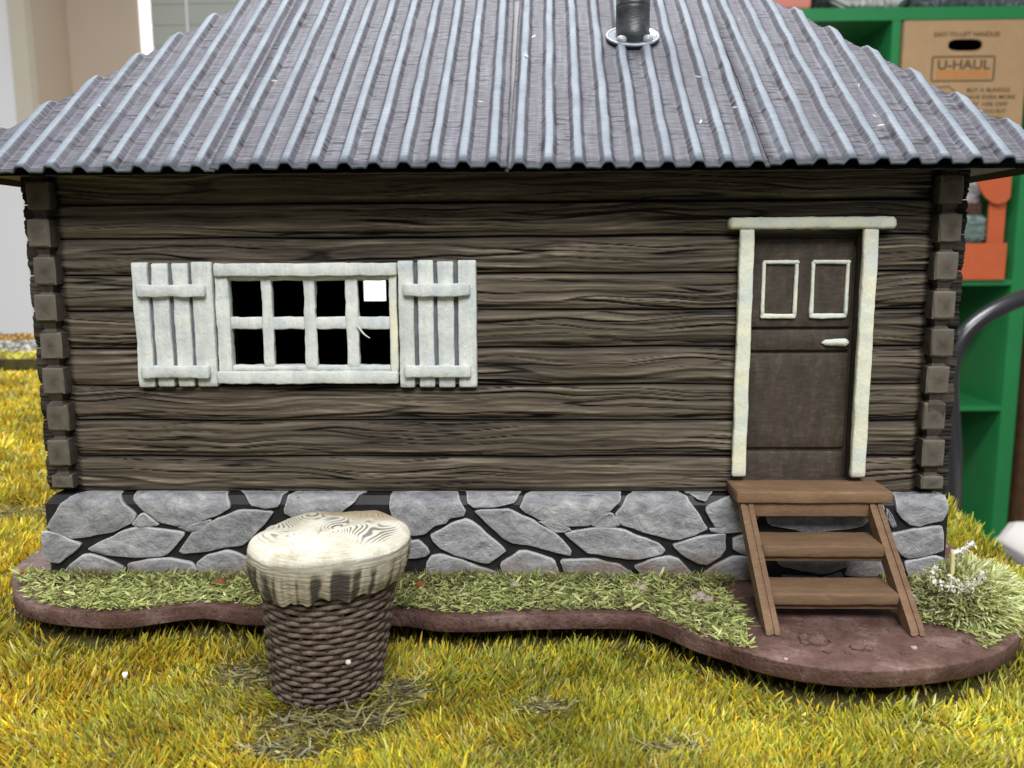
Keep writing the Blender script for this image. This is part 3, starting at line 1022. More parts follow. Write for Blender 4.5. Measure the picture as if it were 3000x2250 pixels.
lathe('chimney_pipe', [(.44, CZ - .3), (.44, CZ + .08), (.42, CZ + .12), (.418, CZ + .6), (.425, CZ + .62), (.418, CZ + .64), (.418, CZ + .70), (.425, CZ + .72), (.418, CZ + .74), (.415, 17.5)], CX, CY, M['pipe'], chim)
lathe('pipe_collar', [(.50, CZ - .5), (.52, CZ - .25), (.60, CZ - .10), (.655, CZ - .055), (.665, CZ - .01), (.655, CZ + .03), (.60, CZ + .035), (.585, CZ + .005), (.43, CZ + .01)], CX, CY, M['pipe'], chim, wob=tip)
lathe('collar_rim', [(.605, CZ + .028), (.625, CZ + .05), (.66, CZ + .045), (.672, CZ + .01), (.66, CZ - .02)], CX, CY, M['boltmetal'], chim, wob=tip)
for q, ang in enumerate((-128, -48)):
    a = math.radians(ang)
    bx, by = CX + .50 * math.cos(a), CY + .50 * math.sin(a)
    pr = [(.135, CZ), (.135, CZ + .06), (.115, CZ + .12), (.07, CZ + .155), (.0001, CZ + .17)]
    lathe('bolt_head', pr, bx, by, M['boltmetal'], chim, n=10, wob=tip)

# ================================================================== base plate, steps, loose bits
RIM=[(-10.71,-0.54),(-10.13,-1.32),(-9.22,-1.79),(-8.56,-1.93),(-7.8,-2.04),(-7.21,-1.92),(-6.52,-1.63),(-5.98,-1.52),(-5.34,-1.74),(-4.66,-1.85),(-1.91,-1.79),(-1.08,-2.08),(-0.13,-2.1),(0.8,-1.98),(1.74,-1.93),(2.69,-1.92),(3.29,-2.06),(3.7,-2.46),(4.1,-2.93),(4.6,-3.31),(5.02,-3.69),(5.55,-3.97),(6.04,-4.14),(6.81,-4.25),(7.65,-4.17),(8.58,-3.93),(9.28,-3.63),(9.88,-3.19),(10.5,-2.44)]
RIM = RIM + [(11.0, -1.5), (11.35, 0.2), (11.5, 6), (11.4, 13), (10.3, 15.3), (0, 15.6), (-10.2, 15.3), (-11.4, 13), (-11.6, 6), (-11.5, 1.5), (-11.2, .3)]


def catmull(P, n=5):
    P = np.array(P, float)
    N = len(P)
    out = []
    for i in range(N):
        p0, p1, p2, p3 = P[i - 1], P[i], P[(i + 1) % N], P[(i + 2) % N]
        for t in np.linspace(0, 1, n, endpoint=False):
            out.append(0.5 * ((2 * p1) + (-p0 + p2) * t + (2 * p0 - 5 * p1 + 4 * p2 - p3) * t * t + (-p0 + 3 * p1 - 3 * p2 + p3) * t ** 3))
    return np.array(out)


OUT = catmull(RIM, 5)
for _ in range(3):
    OUT = (np.roll(OUT, 1, 0) + 2 * OUT + np.roll(OUT, -1, 0)) / 4
base = thing('base_plate', 'flat reddish brown earth base with wavy edge under the log house', 'base', (0, 6, .07))
n = len(OUT)
cen = np.array([0.0, 5.0])
V = []
for (ins, z) in ((0.02, .07), (0, .09), (-.005, .37), (.012, .392), (.05, .40), (.5, .405)):
    d = OUT - cen
    L = np.linalg.norm(d, axis=1)[:, None]
    q = cen + d * (1 - ins / L)
    zz = np.full(n, z) + (0.012 * noise2(q[:, 0] * 2, q[:, 1] * 2, 91) if z > .3 else 0)
    V.append(np.column_stack([q, zz]))
V = np.concatenate(V)
f = [tuple(x) for x in grid_faces(6, n, closed_v=True)]
f += [tuple(range(n)), tuple(5 * n + i for i in range(n))[::-1]]
mesh('plate', V, f, M['earth'], base)
rng = random.Random(5)


def pebble(name, x, y, z, r, mat, parent, flat=.6, seed=0):
    rg = random.Random(seed)
    V, f = [], []
    nu, nv = 5, 8
    for i in range(nu):
        th = math.pi * (i / (nu - 1)) * .98 + .01
        for j in range(nv):
            ph = 2 * math.pi * j / nv
            k = r * rg.uniform(.75, 1.2)
            V.append((x + k * math.sin(th) * math.cos(ph), y + k * .9 * math.sin(th) * math.sin(ph), z + k * flat * math.cos(th)))
    f = [tuple(q) for q in grid_faces(nu, nv, closed_v=True)] + [tuple(range(nv)), tuple((nu - 1) * nv + q for q in range(nv))[::-1]]
    return mesh(name, V, f, mat, parent)


M['palegrit'] = simple('pale_grit', (0.33, 0.26, 0.23), 0.8, 0.2)
for q, (x, y, r, h) in enumerate(((6.28, -3.10, .24, .5), (6.08, -3.02, .15, .7), (6.34, -3.02, .13, 1.0), (6.05, -3.2, .10, .6), (6.95, -3.35, .16, .35), (7.15, -3.42, .11, .4), (8.0, -3.38, .07, .6),
                                     (6.35, -3.55, .09, .4), (6.7, -3.6, .06, .5), (7.7, -3.6, .05, .5), (8.5, -3.3, .05, .6), (7.2, -3.1, .05, .6), (9.1, -3.1, .08, .6), (5.5, -3.85, .05, .6))):
    pebble('earth_lump', x, y, .41, r, M['earth'] if q not in (6, 13) else M['palegrit'], base, h, q)
for q, (x, y) in enumerate(((.52, -.62), (4.35, -1.25), (4.62, -1.3), (4.5, -1.1), (3.2, -.6), (3.3, -.7))):
    pebble('earth_lump', x, y, .46, rng.uniform(.09, .15), M['palegrit'], base, .7, 40 + q)

st = thing('wooden_steps', 'brown wooden steps with three treads in front of the house door', 'steps', (6.9, -1.4, .4))
bar('landing_board', 0, (5.30, -.66, 2.36), (8.62, .36, 2.62), M['step'], st, r=.035, amp=.012, seed=101)
bar('riser', 0, (5.66, -.58, 2.05), (8.16, -.46, 2.37), M['step'], st, r=.02, amp=.006, seed=102)
for q, (z, y0, y1) in enumerate(((1.72, -1.52, -.58), (1.02, -2.32, -1.40))):
    tr = bar('tread', 0, (5.66, y0, z - .255), (8.16, y1, z), M['step'], st, r=.05, amp=.010, seed=103 + q)
    bar('tread_support', 0, (5.62, y0 + .10, z - .36), (8.20, y1 - .1, z - .275), M['step'], st, r=.02, amp=.006, seed=106 + q)


def stringer(x0, x1, back=0.0, nm='stringer'):
    # side outline in (y, z): sloping front edge, foot on the plate, back edge
    pr = [(-.60, 2.355), (-.64, 2.28), (-2.86, .52), (-2.92, .43), (-2.86, .405), (-2.50, .405), (-.95, 1.66), (-.30, 2.20), (-.30, 2.355)]
    pr = [(y + back, z) for y, z in pr] if back else pr
    V = []
    nn = len(pr)
    e = min(.025, (x1 - x0) * .3)
    for (x, ins) in ((x0, .03), (x0 + e, 0), (x1 - e, 0), (x1, .03)):
        c = np.mean(pr, axis=0)
        for (y, z) in pr:
            V.append((x, y + (c[0] - y) * ins * .35, z + (c[1] - z) * ins * .35))
    f = [tuple(q) for q in grid_faces(4, nn, closed_v=True)] + [tuple(range(nn)), tuple(3 * nn + q for q in range(nn))[::-1]]
    mesh(nm, V, f, M['step'], st, smooth=False)


for a in (5.40, 8.15):
    stringer(a, a + .105)
    stringer(a + .106, a + .165, .045, 'stringer_core')
    stringer(a + .166, a + .27)

# ================================================================== basket
bask = thing('wicker_basket', 'tall round dark wicker basket with cream cover standing on the grass', 'basket', (-2.93, -3.32, GROUND + .05))
BZ0, BZ1 = GROUND + .01, 2.0
NR = 22


def bc(z):
    t = (z - BZ0) / (2.5 - BZ0)
    return -2.95 + .14 * t, -3.44 + .08 * t


def br(z):
    t = (z - BZ0) / (BZ1 - BZ0)
    return 1.02 + .24 * t + .02 * math.sin(t * 3.1)


lz = np.linspace(BZ0, BZ1, 8)
V = []
na = 48
ang = np.linspace(0, 2 * np.pi, na, endpoint=False)
for z in lz:
    cx, cy = bc(z)
    r = br(z) - .10
    V.append(np.stack([cx + r * np.cos(ang), cy + r * np.sin(ang), np.full(na, z)], -1))
f = [tuple(q) for q in grid_faces(8, na, closed_v=True)] + [tuple(range(na))]
mesh('basket_lining', np.concatenate(V), f, M['inside'], bask)
NST = 30
ph = np.linspace(0, 2 * np.pi, 260, endpoint=False)
for q in range(NR):
    z0 = BZ0 + .08 + (BZ1 - BZ0 - .12) * q / (NR - 1)
    V, Rl = [], []
    m = 10
    sgn = 1 if q % 2 else -1
    for th in ph:
        w = math.cos(th * NST / 2) * sgn
        nz = float(noise2(th * 2.2 + q * 5, q * 3.7, 61))
        thj = th + .05 * float(noise2(th * 3 + q * 11, q * 1.7, 65))
        w = math.cos(thj * NST / 2 + q * .25) * sgn
        zc = z0 + .014 * math.sin(thj * NST / 2 + q * .25 + 1.2) * sgn + .022 * nz
        cx, cy = bc(zc)
        r = br(zc) - .045 +   .017 * w + .015 * float(noise2(th * 6, q, 62))
        hh = .046 + .010 * nz
        for j in range(m):
            a = 2 * math.pi * j / m
            rr = r + .040 * math.cos(a) + .010 * float(noise2(th * 30, j * .9 + q * 7, 64))
            V.append((cx + rr * math.cos(th), cy + rr * math.sin(th), zc + hh * math.sin(a)))
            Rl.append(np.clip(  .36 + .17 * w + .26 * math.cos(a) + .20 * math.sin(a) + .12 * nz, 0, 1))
    n_ = len(ph)
    i = np.arange(n_)[:, None]
    j = np.arange(m)[None, :]
    i1, j1 = (i + 1) % n_, (j + 1) % m
    Fq = np.stack(np.broadcast_arrays(i * m + j, i1 * m + j, i1 * m + j1, i * m + j1), -1).reshape(-1, 4)
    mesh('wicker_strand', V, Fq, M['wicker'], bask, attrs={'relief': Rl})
for q in range(NST):
    a = 2 * math.pi * (q + .5) / NST
    pts = []
    for z in (BZ0 + .02, (BZ0 + BZ1) / 2, BZ1):
        cx, cy = bc(z)
        r = br(z) - .055
        pts.append((cx + r * math.cos(a), cy + r * math.sin(a), z))
    tube('stake', pts, .04, M['wicker'], bask, n=6, attrs={'relief': [.3] * 18})

# cream cover: terraced top, drooping streaked skirt
nr_, na_ = 150, 420
th = np.linspace(0, 2 * np.pi, na_, endpoint=False)
RT = 1.47
cx, cy = -2.81, -3.35
rr = np.concatenate([np.linspace(0.004, .87, nr_ - 40), .87 + .13 * np.sin(np.linspace(.05, 1, 40) * np.pi / 2)])
R_, A_ = np.meshgrid(rr, th, indexing='ij')
edge = RT * (1 + .018 * noise2(np.cos(A_) * 1.6 + 5, np.sin(A_) * 1.6, 71) + .008 * noise2(np.cos(A_) * 6, np.sin(A_) * 6, 72))
X = R_ * edge * np.cos(A_)
Y = R_ * edge * np.sin(A_)
hgt = .10 * (1 - R_ ** 2) + .20 * noise2(X * .75 + 3.2, Y * .75 + 1.7, 73) * (1 - .6 * R_ ** 3) + .08 * noise2(X * 1.9 + 1, Y * 1.5, 74) * (1 - R_ ** 4) - .012 * Y + .03 * X
hgt = hgt - .05 * R_ ** 4 - .17 * (1 - np.sqrt(np.clip(1 - (np.clip(R_ - .87, 0, 1) / .131) ** 2, 0, 1)))
lay = .017
fr = (hgt / lay) - np.floor(hgt / lay)
ter = (np.floor(hgt / lay) + sstep(.35, .65, fr)) * lay
ink = (1 - np.abs(fr - .5) / .5)
slope = noise2(X * 1.3 + 9, Y * 1.3 + 2, 75)
ink = sstep(.42, .78, ink) * sstep(-.38, .05, slope) * sstep(-1.05, -.35, Y + .25 * X) * (1 - sstep(.80, .92, R_)) * .8
tan = sstep(.25, 1.2, Y + .25 * X) * (1 - .6 * sstep(.9, 1, R_))
ZT = 2.65
V1 = np.stack([cx + X, cy + Y, ZT + ter], -1)
# skirt rows
ns = 60
t = np.linspace(0, 1, ns)[:, None]
A2 = np.broadcast_to(th, (ns, na_))
e0 = edge[-1][None, :]
drop = .92 + .16 * noise2(np.cos(th) * 3.2, np.sin(th) * 3.2 + 4, 76) + .05 * noise2(th * 9 / (2 * np.pi) * 6, th * 0, 77)
front = np.clip(-np.sin(th), 0, 1)
drop = drop * (.66 + .10 * front)
strands = noise2(np.cos(A2) * 7 + 3, np.sin(A2) * 7, 78) + .5 * noise2(np.cos(A2) * 15 + 3, np.sin(A2) * 15, 79)
rs = e0 * (1 + .025 * np.sin(t * math.pi * .8)) - (.005 + .12 * t ** 2) + .035 * strands * sstep(.1, .5, t) + .010 * noise2(A2 * 3, t * 22, 80)
zs = V1[-1][None, :, 2] - t * drop[None, :] - .012
V2 = np.stack([cx + rs * np.cos(A2) - .05 * t, cy + rs * np.sin(A2), zs], -1)
inkS = sstep(-.12, .35, -strands + .25 * noise2(A2 * 2.5, t * 3, 81)) * sstep(.10, .40, t + .12 * noise2(np.cos(A2) * 5, np.sin(A2) * 5, 82)) * .92
Vc = np.concatenate([V1.reshape(-1, 3), V2.reshape(-1, 3)])
f = grid_faces(nr_ + ns, na_, closed_v=True)
mesh('basket_cover', Vc, f, M['cover'], bask, attrs={
    'ink': np.concatenate([ink.ravel(), inkS.ravel()]),
    'tan': np.concatenate([tan.ravel(), (0 * inkS).ravel()]),
    'skirt': np.concatenate([np.zeros(ink.size), np.broadcast_to(sstep(.0, .35, t), (ns, na_)).ravel()])})
pebble('paint_speck', -2.30, -4.49, .62, .055, M['cream'], bask, 1.0, 9)


# ================================================================== grass
def blades(name, P, D, L, W, C, mat, parent=None, curl=0.25, rng=None, **kw):
    """tapered two-piece blades: root P, direction D, length L, width W, dyed colour C"""
    n = len(P)
    rg = rng or np.random.default_rng(1)
    D = D / (np.linalg.norm(D, axis=1)[:, None] + 1e-9)
    rv = rg.normal(size=(n, 3))
    side = np.cross(D, rv)
    side /= np.linalg.norm(side, axis=1)[:, None] + 1e-9
    bendv = np.cross(side, D)
    L, W = L[:, None], W[:, None]
    mid = P + D * L * .55 + bendv * L * curl * .18
    tip = P + D * L + bendv * L * curl * .75 * rg.uniform(-.3, 1, (n, 1)) - np.array([0, 0, 1]) * L * curl * .25
    V = np.stack([P - side * W * .5, P + side * W * .5, mid - side * W * .46, mid + side * W * .46, tip - side * W * .14, tip + side * W * .14], 1).reshape(-1, 3)
    i = np.arange(n)[:, None] * 6
    F1 = np.concatenate([i + np.array([[0, 1, 3, 2]]), i + np.array([[2, 3, 5, 4]])], 1).reshape(-1, 4)
    root = C * .75  # roots darkened in the colour for the shade between blades
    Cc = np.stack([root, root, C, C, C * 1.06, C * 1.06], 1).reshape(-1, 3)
    return mesh(name, V, F1, mat, parent, smooth=False, attrs={'dye_shade': np.clip(Cc, 0, 1)}, **kw)


def inside(pt, poly):
    x, y = pt[:, 0], pt[:, 1]
    r = np.zeros(len(pt), bool)
    j = len(poly) - 1
    for i in range(len(poly)):
        xi, yi = poly[i]
        xj, yj = poly[j]
        c = ((yi > y) != (yj > y)) & (x < (xj - xi) * (y - yi) / (yj - yi + 1e-12) + xi)
        r ^= c
        j = i
    return r


g = np.random.default_rng(3)
YEL = np.array([.57, .47, .035])
ORA = np.array([.52, .33, .025])
GRN = np.array([.30, .35, .05])
OLV = np.array([.40, .40, .06])
PAL = np.array([.52, .47, .19])
BRN = np.array([.16, .105, .035])


def grass_colour(x, y, g):
    n = len(x)
    a = noise2(x * .33 + 2, y * .33 + 5, 101) + .5 * noise2(x * .9, y * .9, 102)
    b2 = noise2(x * .45 + 8, y * .45, 103) + .5 * noise2(x * 1.3, y * 1.3, 104)
    w_or = np.clip(.10 + .36 * a - .03 * x, .01, .6)
    w_gr = np.clip(.18 + .38 * b2 + .012 * x, .04, .7)
    w_pa = np.clip(.10 + .20 * noise2(x * .6 + 4, y * .6 + 4, 105), .02, .4)
    w_ol = np.full(n, .32)
    w_ye = np.full(n, .45)
    w_br = np.clip(.03 + .1 * noise2(x * .7 + 14, y * .7 + 4, 106), .01, .2)
    W = np.stack([w_or, w_gr, w_pa, w_ol, w_ye, w_br], 1)
    W = np.cumsum(W / W.sum(1)[:, None], 1)
    k = (g.random(n)[:, None] > W).sum(1).clip(0, 5)
    C = np.array([ORA, GRN, PAL, OLV, YEL, BRN])[k]
    tone = .95 + .42 * noise2(x * .28 + 11, y * .34 + 3, 107) + .16 * noise2(x * 1.1, y * 1.1, 108)
    return C * tone[:, None] * g.uniform(.62, 1.35, (n, 1)) * g.uniform(.93, 1.07, (n, 3))


BARE = [(1.1, -4.35, .35, .18), (-3.0, -4.95, 1.0, .40), (-2.0, -4.75, .9, .30), (-4.5, -3.2, .7, .55), (3.3, -5.6, .45, .14), (-1.5, -3.8, .5, .5), (-15, 7.0, 5, .7), (-3.3, -5.7, .8, .25)]


def bareness(x, y):
    b2 = np.zeros(len(x))
    for (bx, by, rx, ry) in BARE:
        d = ((x - bx) / rx) ** 2 + ((y - by) / ry) ** 2
        b2 = np.maximum(b2, np.exp(-d * .8))
    return b2


N = 500000
r_ = np.exp(g.uniform(math.log(9.5), math.log(78), N))
a_ = g.uniform(-1.02, .95, N)
x = CAM[0] + r_ * np.sin(a_)
y = CAM[1] + r_ * np.cos(a_)
hp = noise2(x * .8 + 3, y * .8, 110) + .5 * noise2(x * 2.2, y * 2.2, 111)
keep = (y > -12) & (x > -61) & (x < mat_right(y) + .05)
board = y < 39.8
keep &= board
br_ = bareness(x, y)
keep &= g.random(N) > br_ * .80
pin = inside(np.stack([x, y], 1), OUT[::2])
cc0 = np.array([0.0, 5.0])
wide = cc0 + (OUT - cc0) * (1 + (.22 / np.linalg.norm(OUT - cc0, axis=1))[:, None])
pnear = inside(np.stack([x, y], 1), wide[::2]) & ~pin
keep &= ~(pin & ((y > -.2) | (g.random(N) > .12)))
keep &= ~(pnear & (g.random(N) > .45))
bd = np.hypot(x + 2.95, y + 3.30)
keep &= bd > .98
x, y, r_, hp, br_, pin, bd = [q[keep] for q in (x, y, r_, hp, br_, pin, bd)]
n = len(x)
far = (r_ / 14.0) ** .55
L = np.clip(.215 + .15 * hp + g.normal(0, .06, n), .06, .50) * np.clip(far, 1, 1.5) * (1 - .55 * br_)
L = np.where(pin, np.minimum(L, .36), L)
W = .029 * far ** 1.4 * g.uniform(.5, 1.6, n)
fa = noise2(x * .30 + 1, y * .30 + 7, 112) * 4.0 + noise2(x * 1.1, y * 1.1, 113) * 2.0 - .4
tl = .38 + .34 * noise2(x * .7 + 20, y * .7, 114) + .22 * np.abs(g.normal(size=n)) + 0.9 * br_
az = fa + g.normal(0, 1.25, n)
D = np.stack([np.cos(az) * tl, np.sin(az) * tl, np.ones(n)], 1)
# blades pushed outwards round the foot of the basket and the plate
push = np.clip(1.9 - bd, 0, .9)[:, None]
D[:, :2] += np.stack([x + 2.95, y + 3.3], 1) / bd[:, None] * push * 1.3
P = np.stack([x, y, np.full(n, GROUND - .01)], 1)
C = grass_colour(x, y, g)
C = np.where((br_ > .5)[:, None], C * .75 + BRN * .25, C)
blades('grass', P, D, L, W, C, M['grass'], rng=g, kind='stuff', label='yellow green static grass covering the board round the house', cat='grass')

# dead stalks lying in the thin patches
n = 1700
q = g.integers(0, len(BARE), n)
bp = np.array(BARE)[q]
x = bp[:, 0] + g.normal(0, .55, n) * bp[:, 2]
y = bp[:, 1] + g.normal(0, .6, n) * bp[:, 3]
az = g.uniform(0, 6.28, n)
D = np.stack([np.cos(az), np.sin(az) * .6, g.uniform(.02, .45, n)], 1)
C = np.array([(.16, .13, .05), (.30, .26, .10), (.09, .075, .04), (.36, .32, .12), (.20, .19, .12)])[g.integers(0, 5, n)] * g.uniform(.7, 1.3, (n, 1))
keep = ~inside(np.stack([x, y], 1), OUT[::2]) & (np.hypot(x + 2.95, y + 3.3) > 1.05)
P = np.stack([x, y, GROUND + g.uniform(.0, .07, n)], 1)
blades('dry_stalks', P[keep], D[keep], g.uniform(.15, .42, n)[keep], g.uniform(.02, .045, n)[keep], C[keep], M['grass'], rng=g, kind='stuff', label='dry brown stalks lying in the thin patches of grass', cat='stalks')

# gravel and rusty scatter along the far board
n = 9000
x = g.uniform(-68, -12, n)
y = g.uniform(47.7, 69, n)
P = np.stack([x, y, np.full(n, GROUND)], 1)
az = g.uniform(0, 6.28, n)
D = np.stack([np.cos(az), np.sin(az), g.uniform(.2, .9, n)], 1)
C = np.where((y < 52)[:, None], np.array([.45, .40, .05]), np.where((y < 61.5)[:, None], np.array([.36, .35, .31]), np.array([.36, .21, .06]))) * g.uniform(.6, 1.3, (n, 1))
blades('gravel', P, D, g.uniform(.2, .5, n), g.uniform(.2, .4, n), C, M['grass'], rng=g, kind='stuff', label='grey gravel strip edged with yellow on the far board behind the gap', cat='gravel')

# short clippings glued on the base plate
n = 60000
x = g.uniform(-11.5, 11.2, n)
y = g.uniform(-4.4, .05, n)
y = np.where(g.random(n) < .06, g.uniform(0, 14, n), y)
pt = np.stack([x, y], 1)
c0 = np.array([0.0, 5.0])
shr = c0 + (OUT - c0) * (1 - (.16 / np.linalg.norm(OUT - c0, axis=1))[:, None])
keep = inside(pt, shr)
keep &= ~((np.abs(x) < 10.2) & (y > -.14))
edgeN = .35 * noise2(x * .9, y * .9, 121) + .15 * noise2(x * 3, y * 3, 122)
dirt = ((x - 7.15) / 2.15) ** 2 + ((y + 3.25) / 1.15) ** 2 + edgeN
keep &= dirt > 1.0
keep &= ~((x > 5.2) & (x < 8.6) & (y > -3.0))
thin = sstep(-.2, .5, noise2(x * .55 + 3, y * .9, 123))
keep &= g.random(n) > .45 * thin
x, y = x[keep], y[keep]
n = len(x)
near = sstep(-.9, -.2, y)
big = g.random(n) < .13
az = g.uniform(0, 6.28, n)
D = np.stack([np.cos(az), np.sin(az), g.uniform(.05, .55, n) + .35 * near], 1)
L = np.where(big, g.uniform(.16, .30, n), g.uniform(.08, .18, n))
W = np.where(big, g.uniform(.04, .065, n), g.uniform(.018, .034, n))
pale = sstep(-3.5, -9.5, x)
Ca = np.array([(.33, .36, .135), (.24, .27, .085), (.40, .42, .20), (.17, .185, .06), (.20, .17, .07)])[g.choice(5, n, p=[.3, .26, .14, .2, .1])]
C = Ca * g.uniform(.75, 1.25, (n, 1)) * (1.5 + .4 * pale)[:, None]
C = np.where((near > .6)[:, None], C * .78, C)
P = np.stack([x, y, .405 + g.uniform(0, .10, n) + .06 * near], 1)
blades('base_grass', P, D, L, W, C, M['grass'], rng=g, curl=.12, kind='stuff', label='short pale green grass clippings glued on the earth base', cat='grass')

# fuzz of fine fibres creeping up the foot of the stone wall
n = 16000
x = g.uniform(-10.3, 5.4, n)
up_ = .5 + .5 * noise2(x * .8, x * 0 + 3, 131) + .35 * noise2(x * 2.7, x * 0, 132)
keep = g.random(n) < np.clip(up_, .08, 1)
x, up_ = x[keep], np.clip(up_[keep], .1, 1.3)
n = len(x)
y = -.10 - np.abs(g.normal(0, .16, n))
P = np.stack([x, y, .40 + g.uniform(0, .22, n) * up_], 1)
D = np.stack([g.normal(0, .7, n), g.normal(-.3, .5, n), g.uniform(.2, 1.2, n)], 1)
C = np.array([(.26, .26, .11), (.20, .19, .075), (.36, .38, .16), (.20, .15, .08)])[g.choice(4, n, p=[.4, .3, .15, .15])] * g.uniform(.8, 1.3, (n, 1))
blades('wall_fuzz', P, D, g.uniform(.08, .24, n), g.uniform(.014, .028, n), C, M['grass'], rng=g, curl=.3, kind='stuff', label='fine olive fibres at the foot of the stone footing', cat='grass')

# a few stray fibres that dropped onto the roof
n = 26
x = g.uniform(-9.5, 10.0, n)
rn = g.uniform(.6, 6.0, n) * np.clip((11.2 - np.abs(x)) / 5, .1, 1)
P = np.stack([x, -1 + rn - .08, 9.38 + TAN * rn + .16], 1)
az = g.uniform(0, 6.28, n)
D = np.stack([np.cos(az), np.sin(az) * .8, np.sin(az) * .8 * TAN], 1)
blades('roof_fibres', P, D, g.uniform(.06, .16, n), g.uniform(.025, .04, n), np.array([.62, .60, .50]) * g.uniform(.7, 1.2, (n, 1)), M['grass'], rng=g, curl=.1, kind='stuff', label='stray pale fibres lying on the corrugated roof', cat='fibres')

# flowering tuft at the right end of the base
tuft = thing('grass_tuft', 'round pale green grass tuft with white flowers beside the steps', 'tuft', (9.75, -1.75, .4))
n = 20000
u = g.uniform(0, 1, n) ** .5
az = g.uniform(0, 2 * np.pi, n)
el = np.arcsin(np.clip(g.uniform(0, 1, n), 0, 1))
dirv = np.stack([np.cos(az) * np.cos(el), np.sin(az) * np.cos(el), np.sin(el)], 1)
rad = np.array([1.14, 1.05, 1.08])
sh = g.uniform(.45, .95, n)
P = np.array([9.88, -1.72, .38]) + dirv * rad * sh[:, None]
D = dirv * np.array([1, 1, .65]) + g.normal(0, .45, (n, 3)) + np.array([.3, -.1, .0])
L = g.uniform(.10, .27, n)
W = g.uniform(.026, .05, n)
Ct = np.array([(.46, .49, .21), (.58, .60, .34), (.30, .34, .11), (.38, .36, .16), (.68, .69, .48)])[g.choice(5, n, p=[.3, .25, .18, .12, .15])]
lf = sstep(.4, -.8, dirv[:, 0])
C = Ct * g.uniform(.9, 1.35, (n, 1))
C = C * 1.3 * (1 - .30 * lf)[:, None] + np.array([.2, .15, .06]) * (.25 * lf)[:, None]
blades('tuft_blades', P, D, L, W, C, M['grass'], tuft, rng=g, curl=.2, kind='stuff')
M['petal'] = simple('white_petal', (.82, .80, .76), .7, .2, var=.08, scale=6, bump=.02)
M['stalk'] = simple('pale_stalk', (.56, .50, .24), .7, .2)
fl = [(8.82, -2.25, 1.30), (8.95, -2.35, 1.24), (9.08, -2.40, 1.22), (9.22, -2.42, 1.24), (9.36, -2.42, 1.21), (9.48, -2.40, 1.25), (9.62, -2.36, 1.30), (9.74, -2.28, 1.36), (9.50, -1.84, 1.74), (9.62, -1.82, 1.80), (9.76, -1.78, 1.88), (8.86, -2.15, 1.42), (9.15, -2.3, 1.33)]
for q, (fa_, fb_, fc_) in enumerate(fl):
    nn = 18
    rq = np.random.default_rng(500 + q)
    Pq = np.array([fa_, fb_, fc_]) + rq.normal(0, .035, (nn, 3))
    Dq = rq.normal(0, 1, (nn, 3)) + np.array([.3, -.4, .5])
    blades('flower', Pq, Dq, rq.uniform(.04, .10, nn), rq.uniform(.03, .06, nn), np.array([.88, .85, .74]) * rq.uniform(.9, 1.1, (nn, 1)), M['grass'], tuft, rng=rq, curl=.5)
tube('flower_stalk', [(9.32, -1.9, 1.0), (9.35, -1.88, 1.45), (9.33, -1.86, 1.78)], [.06, .05, .035], M['stalk'], tuft, n=8, smooth_path=1)
tube('flower_stalk', [(9.33, -1.86, 1.70), (9.52, -1.83, 1.75), (9.78, -1.78, 1.90)], [.05, .04, .03], M['petal'], tuft, n=8, smooth_path=1)
for q, (x, y) in enumerate(((-1.55, -.62), (-6.0, -.55), (-10.75, -.05))):
    add_ = pebble('red_clump', x, y, .50, .12, simple('rust_clump', (.22, .075, .03), .9, .1), base, .8, 300 + q)
k_ = pebble('white_crumb', -6.55, -3.95, GROUND + .42, .06, M['petal'], None, 1.0, 400)
k_['label'] = 'tiny white crumb caught in the grass left of the basket'
k_['category'] = 'crumb'

# ================================================================== things behind the board
M['green'] = simple('green_shelf_paint', (0.020, 0.225, 0.065), 0.45, 0.4, var=0.05, scale=0.1)
M['card'] = simple('cardboard', (0.46, 0.30, 0.165), 0.85, 0.15, var=0.05, scale=0.4)
M['orange'] = simple('orange_card', (0.58, 0.125, 0.045), 0.6, 0.3, var=0.05, scale=0.3)
M['ink'] = simple('dark_olive_print', (0.115, 0.080, 0.030), 0.8, 0.2)
M['ink2'] = simple('orange_print', (0.52, 0.235, 0.085), 0.8, 0.2)
SY0, SY1 = 212.0, 250.0
shelf = thing('cube_shelf', 'tall green cube shelf behind the house, holding a cardboard box', 'shelf', (90, 230, -75))
colx = [(20.5, 24.5), (57.6, 59.7), (92.7, 94.8), (127.9, 131.9)]
for a, b2 in (colx[0], colx[3]):
    box('side_panel', (a, SY0, -74.9), (b2, SY1, 69.0), M['green'], shelf)
rows = [(65.9, 69.0), (31.6, 33.1), (-1.2, 0.25), (-35.0, -33.7), (-74.9, -71)]
for z0, z1 in rows:
    t0 = 'top_panel' if z0 > 60 else 'shelf_board'
    box(t0, (24.51, SY0 + .05, z0), (127.89, SY1, z1), M['green'], shelf)
for a, b2 in colx[1:3]:
    for (z1, z0) in zip([r[0] for r in rows[:-1]], [r[1] for r in rows[1:]]):
        box('divider', (a, SY0 + .15, z0 + .01), (b2, SY1 - .1, z1 - .01), M['green'], shelf)

